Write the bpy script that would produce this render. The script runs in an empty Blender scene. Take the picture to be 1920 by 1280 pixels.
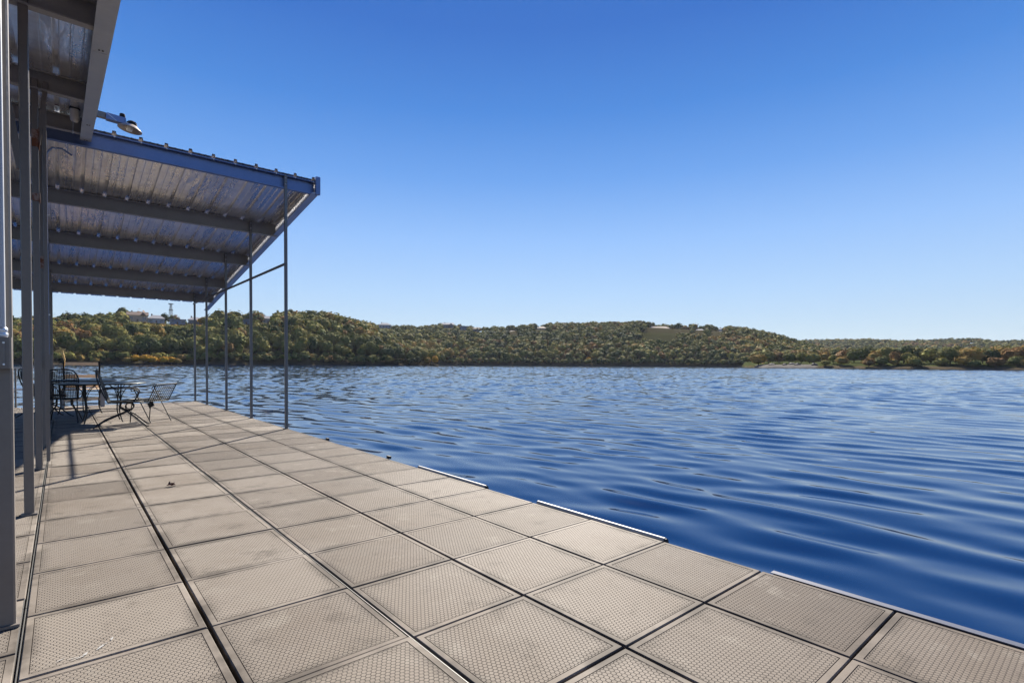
import bpy, math, random
import numpy as np
from mathutils import Matrix, Vector
R = math.radians
scene = bpy.context.scene

# ------------------------------------------------------------------ camera
ZD = 0.55                      # deck surface above the lake (lake = z 0)
CAMZ = ZD + 1.123
cd = bpy.data.cameras.new('camera'); cam = bpy.data.objects.new('camera', cd)
scene.collection.objects.link(cam)
yaw, pitch, roll = 0.7072, -0.02, 0.0050
fw = Vector((math.sin(yaw)*math.cos(pitch), math.cos(yaw)*math.cos(pitch), math.sin(pitch)))
rt = Vector((math.cos(yaw), -math.sin(yaw), 0)); up = rt.cross(fw)
rt2 = rt*math.cos(roll) + up*math.sin(roll); up2 = up*math.cos(roll) - rt*math.sin(roll)
cam.matrix_world = Matrix(((rt2.x, up2.x, -fw.x, 0), (rt2.y, up2.y, -fw.y, 0), (rt2.z, up2.z, -fw.z, CAMZ), (0, 0, 0, 1)))
cd.sensor_width = 36; cd.lens = 986.7/1920*36; cd.shift_y = 60.4/1920
cd.clip_start = 0.05; cd.clip_end = 8000
scene.camera = cam

# ------------------------------------------------------------------ sky, sun, exposure
SUN_AZ, SUN_EL = R(46.4), R(35.8)
w = bpy.data.worlds.new('World'); scene.world = w; w.use_nodes = True
nt = w.node_tree; nt.nodes.clear()
sky = nt.nodes.new('ShaderNodeTexSky'); sky.sky_type = 'NISHITA'; sky.sun_disc = False
sky.sun_elevation = SUN_EL; sky.sun_rotation = SUN_AZ; sky.air_density = 1.0; sky.dust_density = 0.0; sky.ozone_density = 3.0
sky.altitude = 200
bg = nt.nodes.new('ShaderNodeBackground'); bg.inputs[1].default_value = 0.105
wo = nt.nodes.new('ShaderNodeOutputWorld')
# clear autumn sky: deep blue overhead paling to the horizon, the same all the way round
EXPO = 1.58
geo = nt.nodes.new('ShaderNodeTexCoord'); sx = nt.nodes.new('ShaderNodeSeparateXYZ'); nt.links.new(geo.outputs['Generated'], sx.inputs[0])
rp = nt.nodes.new('ShaderNodeValToRGB'); nt.links.new(sx.outputs[2], rp.inputs[0])
stops = [(0.0, (0.55, 0.645, 0.745)), (0.055, (0.50, 0.64, 0.79)), (0.127, (0.41, 0.60, 0.87)), (0.222, (0.285, 0.50, 0.90)), (0.325, (0.140, 0.345, 0.80)), (0.425, (0.060, 0.232, 0.68)), (0.53, (0.030, 0.150, 0.56)), (1.0, (0.012, 0.07, 0.34))]
el = rp.color_ramp.elements
while len(el) < len(stops): el.new(0.5)
for e_, (p_, c_) in zip(el, stops): e_.position = p_; e_.color = (*c_, 1)
gain = nt.nodes.new('ShaderNodeVectorMath'); gain.operation = 'SCALE'; gain.inputs['Scale'].default_value = 1/(0.105*2**EXPO); nt.links.new(rp.outputs[0], gain.inputs[0])
mixs = nt.nodes.new('ShaderNodeMix'); mixs.data_type = 'RGBA'; mixs.inputs[0].default_value = 0.955
nt.links.new(sky.outputs[0], mixs.inputs[6]); nt.links.new(gain.outputs[0], mixs.inputs[7])
nt.links.new(mixs.outputs[2], bg.inputs[0]); nt.links.new(bg.outputs[0], wo.inputs[0])
sl = bpy.data.lights.new('sun', 'SUN'); sl.energy = 4.8; sl.angle = R(0.5); sl.color = (1.0, 0.92, 0.80)
so = bpy.data.objects.new('sun', sl); scene.collection.objects.link(so)
sd = Vector((math.sin(SUN_AZ)*math.cos(SUN_EL), math.cos(SUN_AZ)*math.cos(SUN_EL), math.sin(SUN_EL)))
so.rotation_euler = sd.to_track_quat('Z', 'Y').to_euler(); so.location = sd*50
scene.view_settings.view_transform = 'Standard'; scene.view_settings.look = 'None'
scene.view_settings.exposure = EXPO; scene.view_settings.gamma = 1
scene.cycles.max_bounces = 8; scene.cycles.sample_clamp_indirect = 6

# ------------------------------------------------------------------ helpers
COL = scene.collection
rng = random.Random(7); nr = np.random.default_rng(11)

class MB:
    def __init__(s): s.v = []; s.f = []; s.sm = []
    def add(s, vs, fs, smooth=False):
        b = len(s.v); s.v += [tuple(p) for p in vs]
        s.f += [tuple(i+b for i in f) for f in fs]; s.sm += [smooth]*len(fs)
    def box(s, c, d, rot=None, bev=0.0):
        hx, hy, hz = d[0]/2, d[1]/2, d[2]/2
        if bev > 0:
            vs = []
            for sz in (-1, 1):
                for (x, y) in ((-hx+bev, -hy), (hx-bev, -hy), (hx, -hy+bev), (hx, hy-bev), (hx-bev, hy), (-hx+bev, hy), (-hx, hy-bev), (-hx, -hy+bev)):
                    vs.append(Vector((x, y, sz*hz)))
            fs = [tuple(range(7, -1, -1)), tuple(range(8, 16))] + [(i, (i+1) % 8, 8+(i+1) % 8, 8+i) for i in range(8)]
        else:
            vs = [Vector((x, y, z)) for z in (-hz, hz) for (x, y) in ((-hx, -hy), (hx, -hy), (hx, hy), (-hx, hy))]
            fs = [(3, 2, 1, 0), (4, 5, 6, 7), (0, 1, 5, 4), (1, 2, 6, 5), (2, 3, 7, 6), (3, 0, 4, 7)]
        if rot is not None: vs = [rot @ p for p in vs]
        c = Vector(c); s.add([p+c for p in vs], fs)
    def bar(s, a, b, wd, ht, upv=(0, 0, 1)):
        a = Vector(a); b = Vector(b); d = (b-a); L = d.length; d.normalize()
        x = d.cross(Vector(upv))
        if x.length < 1e-5: x = d.cross(Vector((1, 0, 0)))
        x.normalize(); z = x.cross(d)
        m = Matrix((x, d, z)).transposed()
        s.box((a+b)/2, (wd, L, ht), m)
    def tube(s, pts, r, n=8, closed=False, cap=True):
        P = [Vector(p) for p in pts]; k = len(P)
        rr = r if isinstance(r, (list, tuple)) else [r]*k
        nrm = None; rings = []
        for i in range(k):
            if closed: t = P[(i+1) % k]-P[i-1]
            else: t = P[min(i+1, k-1)]-P[max(i-1, 0)]
            t.normalize()
            if nrm is None:
                nrm = t.cross(Vector((0.3, 0.2, 1)));
                if nrm.length < 1e-3: nrm = t.cross(Vector((1, 0, 0)))
            nrm = (nrm - t*nrm.dot(t)).normalized(); bi = t.cross(nrm)
            rings.append([P[i]+(nrm*math.cos(a)+bi*math.sin(a))*rr[i] for a in (2*math.pi*j/n for j in range(n))])
        vs = [p for g in rings for p in g]; fs = []
        m = k if closed else k-1
        for i in range(m):
            i2 = (i+1) % k
            for j in range(n): fs.append((i*n+j, i*n+(j+1) % n, i2*n+(j+1) % n, i2*n+j))
        s.add(vs, fs, True)
        if cap and not closed:
            s.add(rings[0], [tuple(range(n-1, -1, -1))]); s.add(rings[-1], [tuple(range(n))])
    def lathe(s, prof, c, n=20, axis=None, cap=False):
        c = Vector(c); m = axis.to_track_quat('Z', 'Y').to_matrix() if axis is not None else Matrix.Identity(3)
        vs = []; fs = []
        for (r, z) in prof:
            for j in range(n):
                a = 2*math.pi*j/n; vs.append(c + m @ Vector((r*math.cos(a), r*math.sin(a), z)))
        for i in range(len(prof)-1):
            for j in range(n): fs.append((i*n+j, i*n+(j+1) % n, (i+1)*n+(j+1) % n, (i+1)*n+j))
        s.add(vs, fs, True)
        if cap:
            k = len(prof)-1
            s.add([vs[j] for j in range(n)], [tuple(range(n-1, -1, -1))]); s.add([vs[k*n+j] for j in range(n)], [tuple(range(n))])
    def extrude(s, prof, axis, a, b, closed=True):
        # prof: list of 2-D points; axis 'x' -> (y,z) profile, axis 'y' -> (x,z) profile; a,b = (along, dz) pairs
        n = len(prof); vs = []
        for (al, dz) in (a, b):
            for (p, q) in prof: vs.append((al, p, q+dz) if axis == 'x' else (p, al, q+dz))
        fs = [(i, (i+1) % n, n+(i+1) % n, n+i) for i in range(n if closed else n-1)]
        if closed: fs += [tuple(range(n-1, -1, -1)), tuple(range(n, 2*n))]
        s.add(vs, fs)
    def build(s, name, mat, parent=None):
        me = bpy.data.meshes.new(name); me.from_pydata(s.v, [], s.f); me.update()
        me.polygons.foreach_set('use_smooth', s.sm)
        if mat is not None: me.materials.append(mat)
        o = bpy.data.objects.new(name, me); COL.objects.link(o)
        if parent is not None: o.parent = parent
        return o

def fix_normals(o):
    import bmesh
    bm = bmesh.new(); bm.from_mesh(o.data); bmesh.ops.recalc_face_normals(bm, faces=bm.faces); bm.to_mesh(o.data); bm.free()

def tag(o, label=None, cat=None, group=None, kind=None):
    if label: o['label'] = label
    if cat: o['category'] = cat
    if group: o['group'] = group
    if kind: o['kind'] = kind
    return o
def thing(name, label, cat, loc=(0, 0, 0), rz=0.0, group=None):
    o = bpy.data.objects.new(name, None); COL.objects.link(o); o.location = loc; o.rotation_euler = (0, 0, rz)
    o.empty_display_size = 0.1
    return tag(o, label, cat, group)
def dup(o, parent=None):
    c = o.copy(); COL.objects.link(c); c.parent = parent
    for ch in list(o.children): dup(ch, c)
    return c
def catmull(pts, n=6):
    P = [Vector(p) for p in pts]; out = []
    for i in range(len(P)-1):
        p0 = P[max(i-1, 0)]; p1 = P[i]; p2 = P[i+1]; p3 = P[min(i+2, len(P)-1)]
        for k in range(n):
            t = k/n
            out.append(0.5*((2*p1)+(-p0+p2)*t+(2*p0-5*p1+4*p2-p3)*t*t+(-p0+3*p1-3*p2+p3)*t*t*t))
    out.append(P[-1]); return out

# ------------------------------------------------------------------ materials
class NT:
    def __init__(s, name):
        s.m = bpy.data.materials.new(name); s.m.use_nodes = True; s.t = s.m.node_tree
        s.b = s.t.nodes['Principled BSDF']
    def n(s, typ, **kw):
        x = s.t.nodes.new(typ)
        for k, v in kw.items(): setattr(x, k, v)
        return x
    def l(s, a, b): s.t.links.new(a, b)
    def sock(s, x, v):
        if hasattr(v, 'is_linked') or isinstance(v, bpy.types.NodeSocket): s.l(v, x)
        else: x.default_value = v
    def math(s, op, a, b=None, c=None, clamp=False):
        x = s.n('ShaderNodeMath', operation=op); x.use_clamp = clamp
        for i, v in enumerate((a, b, c)):
            if v is not None: s.sock(x.inputs[i], v)
        return x.outputs[0]
    def vm(s, op, a, b=None, c=None):
        x = s.n('ShaderNodeVectorMath', operation=op)
        for i, v in enumerate((a, b, c)):
            if v is not None: s.sock(x.inputs[i], v)
        return x.outputs['Value'] if op in ('DOT_PRODUCT', 'LENGTH', 'DISTANCE') else x.outputs[0]
    def noise(s, vec, scale, detail=4, rough=0.55, dist=0.0):
        x = s.n('ShaderNodeTexNoise'); x.inputs['Scale'].default_value = scale; x.inputs['Detail'].default_value = detail
        x.inputs['Roughness'].default_value = rough; x.inputs['Distortion'].default_value = dist
        if vec is not None: s.l(vec, x.inputs['Vector'])
        return x.outputs['Fac']
    def ramp(s, fac, stops):
        x = s.n('ShaderNodeValToRGB'); e = x.color_ramp.elements
        while len(e) < len(stops): e.new(0.5)
        for i, (p, c) in enumerate(stops):
            e[i].position = p; e[i].color = (*c, 1) if len(c) == 3 else c
        s.l(fac, x.inputs[0]); return x.outputs[0]
    def mix(s, fac, a, b, mode='MIX'):
        x = s.n('ShaderNodeMix', data_type='RGBA', blend_type=mode)
        s.sock(x.inputs[0], fac)
        for i, v in ((6, a), (7, b)):
            if isinstance(v, tuple): x.inputs[i].default_value = (*v, 1) if len(v) == 3 else v
            else: s.l(v, x.inputs[i])
        return x.outputs[2]
    def sstep(s, x, lo, hi):
        n = s.n('ShaderNodeMapRange', interpolation_type='SMOOTHSTEP'); s.l(x, n.inputs[0])
        n.inputs[1].default_value = lo; n.inputs[2].default_value = hi
        return n.outputs[0]
    def bump(s, h, strength, dist, normal=None):
        x = s.n('ShaderNodeBump'); x.inputs['Strength'].default_value = strength; x.inputs['Distance'].default_value = dist
        s.l(h, x.inputs['Height'])
        if normal is not None: s.l(normal, x.inputs['Normal'])
        return x.outputs[0]
    def pos(s): return s.n('ShaderNodeNewGeometry').outputs['Position']
    def obj(s): return s.n('ShaderNodeTexCoord').outputs['Object']
    def rnd(s): return s.n('ShaderNodeObjectInfo').outputs['Random']
    def set(s, **kw):
        for k, v in kw.items():
            i = s.b.inputs[k]
            if isinstance(v, tuple): i.default_value = (*v, 1) if len(v) == 3 else v
            elif isinstance(v, (int, float)): i.default_value = v
            else: s.l(v, i)
        return s.m

def simple(name, col, rough=0.6, metal=0.0, var=0.25, scale=8.0, bump=0.0):
    N = NT(name); f = N.noise(N.obj(), scale, 5, 0.6)
    c = N.mix(f, tuple(x*(1-var) for x in col), tuple(min(1, x*(1+var)) for x in col))
    N.set(**{'Base Color': c, 'Roughness': N.math('MULTIPLY_ADD', f, 0.25, rough-0.12), 'Metallic': metal})
    if bump: N.set(Normal=N.bump(f, 0.5, bump))
    return N.m

def galv(name, col=(0.36, 0.36, 0.36), metal=0.75, rough=0.42, rust=0.0, spangle=14.0):
    N = NT(name); p = N.pos()
    v = N.n('ShaderNodeTexVoronoi'); v.inputs['Scale'].default_value = spangle; N.l(p, v.inputs['Vector'])
    f = N.noise(p, 3.0, 6, 0.65); f2 = N.noise(p, 40.0, 3, 0.6)
    g = N.math('ADD', N.math('MULTIPLY', f, 0.7), N.math('MULTIPLY', f2, 0.3))
    c = N.mix(g, tuple(x*0.62 for x in col), tuple(x*1.3 for x in col))
    met = metal; ro = N.math('MULTIPLY_ADD', g, 0.35, rough-0.17)
    if rust > 0:
        rf = N.sstep(N.noise(p, 5.0, 8, 0.7), 0.75-rust*0.35, 0.86-rust*0.35)
        c = N.mix(rf, c, (0.16, 0.055, 0.022)); ro = N.math('ADD', ro, N.math('MULTIPLY', rf, 0.35))
        met = N.math('MULTIPLY_ADD', rf, -metal, metal)
    N.set(**{'Base Color': c, 'Metallic': met, 'Roughness': ro, 'Normal': N.bump(f2, 0.15, 0.002)})
    return N.m

M = {}
M['steel'] = galv('galvanised_steel', (0.17, 0.152, 0.138), 0.3, 0.42, 0.14)
M['steel_sky_tint'] = galv('sky_tinted_galvanised_steel', (0.155, 0.205, 0.35), 0.45, 0.38, 0.0)  # grey steel with the blue of reflected sky put into its base colour
M['purlin'] = galv('purlin_steel', (0.33, 0.31, 0.285), 0.25, 0.5, 0.05)
M['bright'] = galv('bright_steel', (0.62, 0.63, 0.65), 0.8, 0.35, 0.05)
M['angle'] = galv('dull_angle_steel', (0.045, 0.055, 0.09), 0.1, 0.6, 0.0)
M['trim'] = galv('weathered_trim', (0.5, 0.49, 0.47), 0.55, 0.45, 0.12)
M['rusty'] = galv('rusty_steel', (0.3, 0.22, 0.18), 0.4, 0.6, 0.95)
M['rust_pipe'] = simple('rusty_red_pipe', (0.13, 0.035, 0.022), 0.7, 0.1, 0.35, 30)
M['black'] = simple('black_wrought_iron', (0.008, 0.0085, 0.009), 0.6, 0.0, 0.3, 30)
M['seam'] = galv('seam_steel', (0.12, 0.12, 0.115), 0.4, 0.55, 0.25)
M['rubber'] = simple('black_rubber', (0.015, 0.015, 0.016), 0.7)
M['frame'] = simple('dark_steel_frame', (0.008, 0.008, 0.008), 0.9, 0.0)
M['float'] = simple('float_shell', (0.012, 0.012, 0.013), 0.8)
M['vinyl'] = simple('white_vinyl_bumper', (0.27, 0.27, 0.265), 0.55, 0, 0.3, 9)
M['pvc'] = simple('grey_pvc_conduit', (0.42, 0.44, 0.47), 0.4, 0, 0.1, 20)
M['slat'] = simple('weathered_tan_slat', (0.72, 0.53, 0.35), 0.7, 0, 0.3, 18, 0.002)
M['greywood'] = simple('grey_wood', (0.26, 0.25, 0.25), 0.75, 0, 0.25, 14, 0.002)
M['tabletop'] = simple('table_mesh_top', (0.022, 0.03, 0.032), 0.38, 0.3, 0.3, 40)
M['straw'] = simple('pale_wood', (0.62, 0.42, 0.16), 0.6)
M['leaf'] = simple('dry_brown_leaf', (0.06, 0.022, 0.015), 0.8)
M['lens'] = simple('frosted_lamp_glass', (0.72, 0.68, 0.6), 0.3, 0, 0.1, 30)
M['reflector'] = simple('lamp_reflector', (0.42, 0.36, 0.30), 0.4, 0.4, 0.3, 25)

# corrugated roofing, dull aluminium-zinc with oil-canning
N = NT('roof_sheet_metal'); p = N.pos()
mp = N.n('ShaderNodeMapping'); mp.inputs['Scale'].default_value = (3.2, 0.9, 1); N.l(p, mp.inputs['Vector'])
oil = N.noise(mp.outputs[0], 1.6, 3, 0.5, 0.6)
mp2 = N.n('ShaderNodeMapping'); mp2.inputs['Scale'].default_value = (9, 0.7, 1); N.l(p, mp2.inputs['Vector'])
stre = N.noise(mp2.outputs[0], 1.0, 5, 0.65)
mp3 = N.n('ShaderNodeMapping'); mp3.inputs['Scale'].default_value = (1.5, 7, 1); N.l(p, mp3.inputs['Vector'])
wav = N.noise(mp3.outputs[0], 1.0, 4, 0.6, 0.8)
g = N.math('ADD', N.math('MULTIPLY', stre, 0.55), N.math('MULTIPLY', wav, 0.45))
c = N.ramp(g, [(0.34, (0.78, 0.75, 0.71)), (0.5, (0.90, 0.875, 0.84)), (0.62, (0.98, 0.965, 0.94))])
h = N.math('ADD', N.math('MULTIPLY', oil, 1.0), N.math('MULTIPLY', wav, 0.35))
N.set(**{'Base Color': c, 'Metallic': 0.85, 'Roughness': N.math('MULTIPLY_ADD', stre, 0.25, 0.16), 'Normal': N.bump(h, 0.8, 0.020)})
M['roof'] = N.m

# deck tile: moulded panel with hexagon tread
N = NT('deck_tile_panel'); o = N.obj(); p = N.pos()
pitch_m = 0.0195
sc = N.vm('SCALE', o); sc.node.inputs['Scale'].default_value = 1/pitch_m
q = N.vm('MULTIPLY', sc, (1, 1, 0))
S2 = (0.5, 0.8660254, 1.0); S2n = (-0.5, -0.8660254, -1.0)
a = N.vm('WRAP', q, S2, S2n)
b = N.vm('WRAP', N.vm('ADD', q, (0.5, 0.8660254, 0)), S2, S2n)
da = N.vm('DOT_PRODUCT', a, a); db = N.vm('DOT_PRODUCT', b, b)
sel = N.math('LESS_THAN', da, db)
mx = N.n('ShaderNodeMix', data_type='VECTOR'); N.l(sel, mx.inputs[0]); N.l(b, mx.inputs[4]); N.l(a, mx.inputs[5])
ga = N.vm('ABSOLUTE', mx.outputs[1])
sep = N.n('ShaderNodeSeparateXYZ'); N.l(ga, sep.inputs[0])
hd = N.math('MAXIMUM', sep.outputs[0], N.vm('DOT_PRODUCT', ga, (0.5, 0.8660254, 0)))
groove = N.sstep(hd, 0.385, 0.49)
so_ = N.n('ShaderNodeSeparateXYZ'); N.l(N.vm('ABSOLUTE', o), so_.inputs[0])
edge = N.math('MAXIMUM', so_.outputs[0], so_.outputs[1])
field = N.math('SUBTRACT', 1.0, N.sstep(edge, 0.2675, 0.2690))
gf = N.math('MULTIPLY', groove, field)
rnd = N.n('ShaderNodeSeparateColor'); N.l(N.n('ShaderNodeObjectInfo').outputs['Color'], rnd.inputs[0]); rnd = rnd.outputs[0]
big = N.noise(p, 0.9, 5, 0.6); mid = N.noise(p, 5.0, 6, 0.65); fine = N.noise(p, 120.0, 3, 0.6)
base = N.mix(rnd, (0.086, 0.071, 0.060), (0.232, 0.205, 0.176))
base = N.mix(N.math('MULTIPLY', N.sstep(big, 0.42, 0.68), 0.5), base, (0.105, 0.081, 0.061))
base = N.mix(N.math('MULTIPLY', N.sstep(mid, 0.55, 0.72), 0.5), base, (0.045, 0.036, 0.029))
base = N.mix(N.math('MULTIPLY', N.sstep(mid, 0.44, 0.30), 0.45), base, (0.23, 0.21, 0.18))
edgedirt = N.math('MULTIPLY', N.sstep(edge, 0.215, 0.30), N.sstep(N.noise(p, 2.2, 5, 0.6), 0.40, 0.60))
base = N.mix(N.math('MULTIPLY', edgedirt, 0.8), base, (0.028, 0.023, 0.019))
base = N.mix(N.math('MULTIPLY_ADD', fine, 0.3, -0.05, clamp=True), base, (0.085, 0.071, 0.057))
base = N.mix(N.math('MULTIPLY', gf, 0.6), base, (0.022, 0.018, 0.015))
hh = N.math('ADD', N.math('MULTIPLY', gf, -1.0), N.math('MULTIPLY', fine, 0.12))
N.set(**{'Base Color': base, 'Roughness': 0.72, 'Normal': N.bump(hh, 0.9, 0.0035), 'Specular IOR Level': 0.15})
M['tile'] = N.m

# lake water
N = NT('lake_water'); p = N.pos()
wa = N.n('ShaderNodeAttribute'); wa.attribute_name = 'wind'
mp = N.n('ShaderNodeMapping'); mp.inputs['Scale'].default_value = (1.0, 0.5, 1); mp.inputs['Rotation'].default_value = (0, 0, R(12)); N.l(p, mp.inputs['Vector'])
n1 = N.noise(mp.outputs[0], 1.5, 5, 0.55, 0.3)
n2 = N.noise(mp.outputs[0], 5.5, 3, 0.5, 0.2)
n3 = N.noise(mp.outputs[0], 0.35, 3, 0.5, 0.2)
hw = N.math('ADD', N.math('MULTIPLY', n1, 0.032), N.math('ADD', N.math('MULTIPLY', n2, 0.011), N.math('MULTIPLY', n3, 0.02)))
hw = N.math('MULTIPLY', hw, wa.outputs['Fac'])
N.set(**{'Base Color': (0.002, 0.015, 0.060), 'Roughness': 0.03, 'IOR': 1.333, 'Normal': N.bump(hw, 1.0, 1.0)})
M['water'] = N.m

def foliage(name, attr=True, col=None):
    N = NT(name); p = N.pos()
    if attr:
        at = N.n('ShaderNodeAttribute'); at.attribute_name = 'tint'; c = at.outputs['Color']
    else:
        rgb = N.n('ShaderNodeRGB'); rgb.outputs[0].default_value = (*col, 1); c = rgb.outputs[0]
    v = N.noise(p, 0.9, 3, 0.6)
    c = N.mix(v, N.mix(0.25, c, (0.02, 0.03, 0.01)), c)
    c = N.mix(N.math('MULTIPLY', N.sstep(v, 0.55, 0.75), 0.25), c, (0.24, 0.20, 0.05))
    N.set(**{'Base Color': c, 'Roughness': 0.85, 'Specular IOR Level': 0.05})
    tr = N.n('ShaderNodeBsdfTranslucent'); N.l(c, tr.inputs[0])
    ms = N.n('ShaderNodeMixShader'); ms.inputs[0].default_value = 0.14
    N.l(N.b.outputs[0], ms.inputs[1]); N.l(tr.outputs[0], ms.inputs[2])
    N.l(ms.outputs[0], N.t.nodes['Material Output'].inputs['Surface'])
    return N.m
M['foliage'] = foliage('autumn_foliage')
M['bark'] = simple('tree_bark', (0.07, 0.055, 0.042), 0.9, 0, 0.3, 3)
N = NT('land_surface'); at = N.n('ShaderNodeAttribute'); at.attribute_name = 'tint'; p = N.pos()
v = N.noise(p, 0.35, 6, 0.65); v2 = N.noise(p, 2.2, 4, 0.65)
c = N.mix(v, N.mix(0.45, at.outputs['Color'], (0.02, 0.018, 0.012)), at.outputs['Color'])
c = N.mix(N.math('MULTIPLY', N.sstep(v2, 0.5, 0.7), 0.3), c, (0.055, 0.047, 0.028))
N.set(**{'Base Color': c, 'Roughness': 1.0, 'Specular IOR Level': 0.0})
M['land'] = N.m


# ------------------------------------------------------------------ lake
def water():
    az = np.concatenate([np.arange(-12, 98, 0.2), np.arange(98, 348, 4.0)])
    rr = [0.6]
    while rr[-1] < 2600:
        r = rr[-1]; rr.append(r+min(0.5, max(0.05, r*0.0085)) if r < 300 else r*1.12)
    rr = np.array(rr); A, RR = np.meshgrid(np.radians(az), rr)
    X = RR*np.sin(A); Y = RR*np.cos(A); Z = np.zeros_like(X)
    dr = np.gradient(rr)[:, None]; dth = np.radians(np.gradient(az))[None, :]
    spc = np.maximum(dr, RR*dth*0.8)
    patch = np.sin(X*0.031+1.0+0.6*np.sin(Y*0.02))*np.sin(Y*0.043+0.5)+0.35*np.sin(X*0.011-Y*0.017)
    wind = np.clip((RR-18)/34, 0, 1)*np.clip(0.75+0.35*patch, 0.25, 1.05)
    wind = np.maximum(wind, np.clip((RR-45)/40, 0, 1)*0.9)
    g = np.random.default_rng(5); nc = 90
    lam = np.exp(g.uniform(np.log(0.26), np.log(4.5), nc)); lam.sort()
    for i in range(nc):
        th = g.normal(0.0, 0.25)+0.10 if lam[i] < 1.3 else g.normal(0.25, 0.6)      # swell runs in across the dock edge
        k = 2*np.pi/lam[i]; ph = g.uniform(0, 2*np.pi)
        near = 0.0205*np.exp(-(np.log(lam[i]/0.68)/0.55)**2)+0.0015                 # slope carried by this component
        far = 0.046*np.exp(-(np.log(lam[i]/1.35)/0.5)**2)
        sl = near*(0.8+0.25*np.clip((RR-3)/16, 0, 1)) + far*wind
        wgt = np.clip((lam[i]/(1.7*spc)-1.0)*1.6, 0, 1)
        warp = 0.3*lam[i]*np.sin(0.5*Y/max(lam[i], 0.4)**0.5+i)
        Z += wgt*sl/k*np.sin(k*(X*np.cos(th)+Y*np.sin(th)+warp)+ph)
    nr_, na = X.shape
    vs = np.stack([X, Y, Z], -1).reshape(-1, 3)
    i = np.arange(nr_-1)[:, None]*na + np.arange(na)[None, :]
    j = np.arange(nr_-1)[:, None]*na + (np.arange(na)[None, :]+1) % na
    F = np.stack([i, i+na, j+na, j], -1).reshape(-1, 4)
    # centre fan
    me = bpy.data.meshes.new('lake_water')
    nv = len(vs)
    vs = np.vstack([vs, [[0, 0, 0]]])
    tri = np.stack([np.arange(na), (np.arange(na)+1) % na, np.full(na, nv)], -1)
    me.vertices.add(len(vs)); me.vertices.foreach_set('co', vs.ravel())
    nl = F.size + tri.size
    me.loops.add(nl); me.loops.foreach_set('vertex_index', np.concatenate([F.ravel(), tri.ravel()]).astype(np.int32))
    me.polygons.add(len(F)+len(tri))
    st = np.concatenate([np.arange(len(F))*4, len(F)*4+np.arange(len(tri))*3]).astype(np.int32)
    me.polygons.foreach_set('loop_start', st)
    me.polygons.foreach_set('use_smooth', np.ones(len(st), bool))
    at = me.attributes.new('wind', 'FLOAT', 'POINT')
    at.data.foreach_set('value', np.concatenate([wind.ravel(), [0]]).astype(np.float32))
    me.update(calc_edges=True); me.validate()
    me.materials.append(M['water'])
    o = bpy.data.objects.new('lake_water', me); COL.objects.link(o)
    tag(o, 'blue rippled lake water around the dock', kind='structure')
water()

# ------------------------------------------------------------------ floating dock
dock = thing('floating_dock', 'floating dock of square tan hexagon-textured deck tiles beside the lake', 'dock', (0, 0, 0))
ULINES = [-1.975, -1.365, -0.755, -0.138, 0.463, 1.080, 1.693, 2.293, 2.890]
V0, VS, K0, K1 = 1.278, 0.6098, -4, 26
VEND = V0 + VS*K1 + 0.02

def tile_mesh():
    h, t = 0.298, 0.045
    m = MB()
    def ring(r, z): return [(-r, -r, z), (r, -r, z), (r, r, z), (-r, r, z)]
    prof = [(h, -t), (h, -0.004), (h-0.004, 0.0), (0.2715, 0.0), (0.2708, -0.0035), (0.2688, -0.0035), (0.2680, -0.0005)]
    vs = []
    for r, z in prof: vs += ring(r, z)
    fs = []
    for i in range(len(prof)-1):
        for k in range(4): fs.append((i*4+k, i*4+(k+1) % 4, (i+1)*4+(k+1) % 4, (i+1)*4+k))
    n = (len(prof)-1)*4; fs.append((n, n+1, n+2, n+3)); fs.append((3, 2, 1, 0))
    m.add(vs, fs)
    me = bpy.data.meshes.new('deck_tile'); me.from_pydata(m.v, [], m.f); me.update(); me.materials.append(M['tile'])
    return me
TM = tile_mesh()
tr_ = random.Random(3)
for c in range(8):
    u0, u1 = ULINES[c], ULINES[c+1]
    for k in range(K0, K1):
        off = 0.26 if c <= 2 else (0.012 if c in (3, 4) else 0.0)
        v0 = V0+VS*k+off; v1 = v0+VS
        if v1 > VEND: v1 = VEND
        if v1-v0 < 0.1: continue
        gl = 0.012 if c in (2, 4, 5) else (0.010 if c == 3 else 0.006)
        gv = tr_.choice([0.001, 0.002, 0.0035, 0.006, 0.007])
        sx = (u1-u0-gl-0.004)/0.596; sy = (v1-v0-gv*2)/0.596
        o = bpy.data.objects.new('deck_tile', TM); COL.objects.link(o); o.parent = dock
        o.location = ((u0+u1)/2+0.002+tr_.uniform(-.0015, .0015), (v0+v1)/2, ZD+tr_.uniform(-0.0035, 0.0))
        wear = {0: .7, 1: .7, 2: .75, 3: .8, 4: .72, 5: .45, 6: .36, 7: .34}[c]+(0.2 if v0 > 9.2 else (-0.16 if v0 > 4.2 and c > 4 else 0))+tr_.gauss(0, 0.23); o.color = (min(1, max(0, wear)), 0, 0, 1)
        o.scale = (sx, sy, 1); o.rotation_euler = (tr_.uniform(-.002, .002), tr_.uniform(-.002, .002), tr_.choice([0, 0, math.pi])+tr_.uniform(-.0015, .0015))
# steel frame beneath the seams
for u in ULINES:
    m = MB(); m.box((u, (VEND-1.3)/2, ZD-0.045-0.145), (0.05, VEND+1.2, 0.13)); m.build('frame_beam', M['frame'], dock)
for k in range(K0, K1+1, 2):
    m = MB(); m.box((0.46, V0+VS*k, ZD-0.045-0.150), (4.85, 0.05, 0.12)); m.build('cross_beam', M['frame'], dock)
fv = -1.0
while fv < VEND-1.2:
    for (ua, ub) in ((-1.9, 0.2), (0.75, 2.8)):
        m = MB(); m.box(((ua+ub)/2, fv+0.95, 0.075), (ub-ua, 1.75, 0.42), None, 0.05); m.build('float', M['float'], dock)
    fv += 2.1
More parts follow.
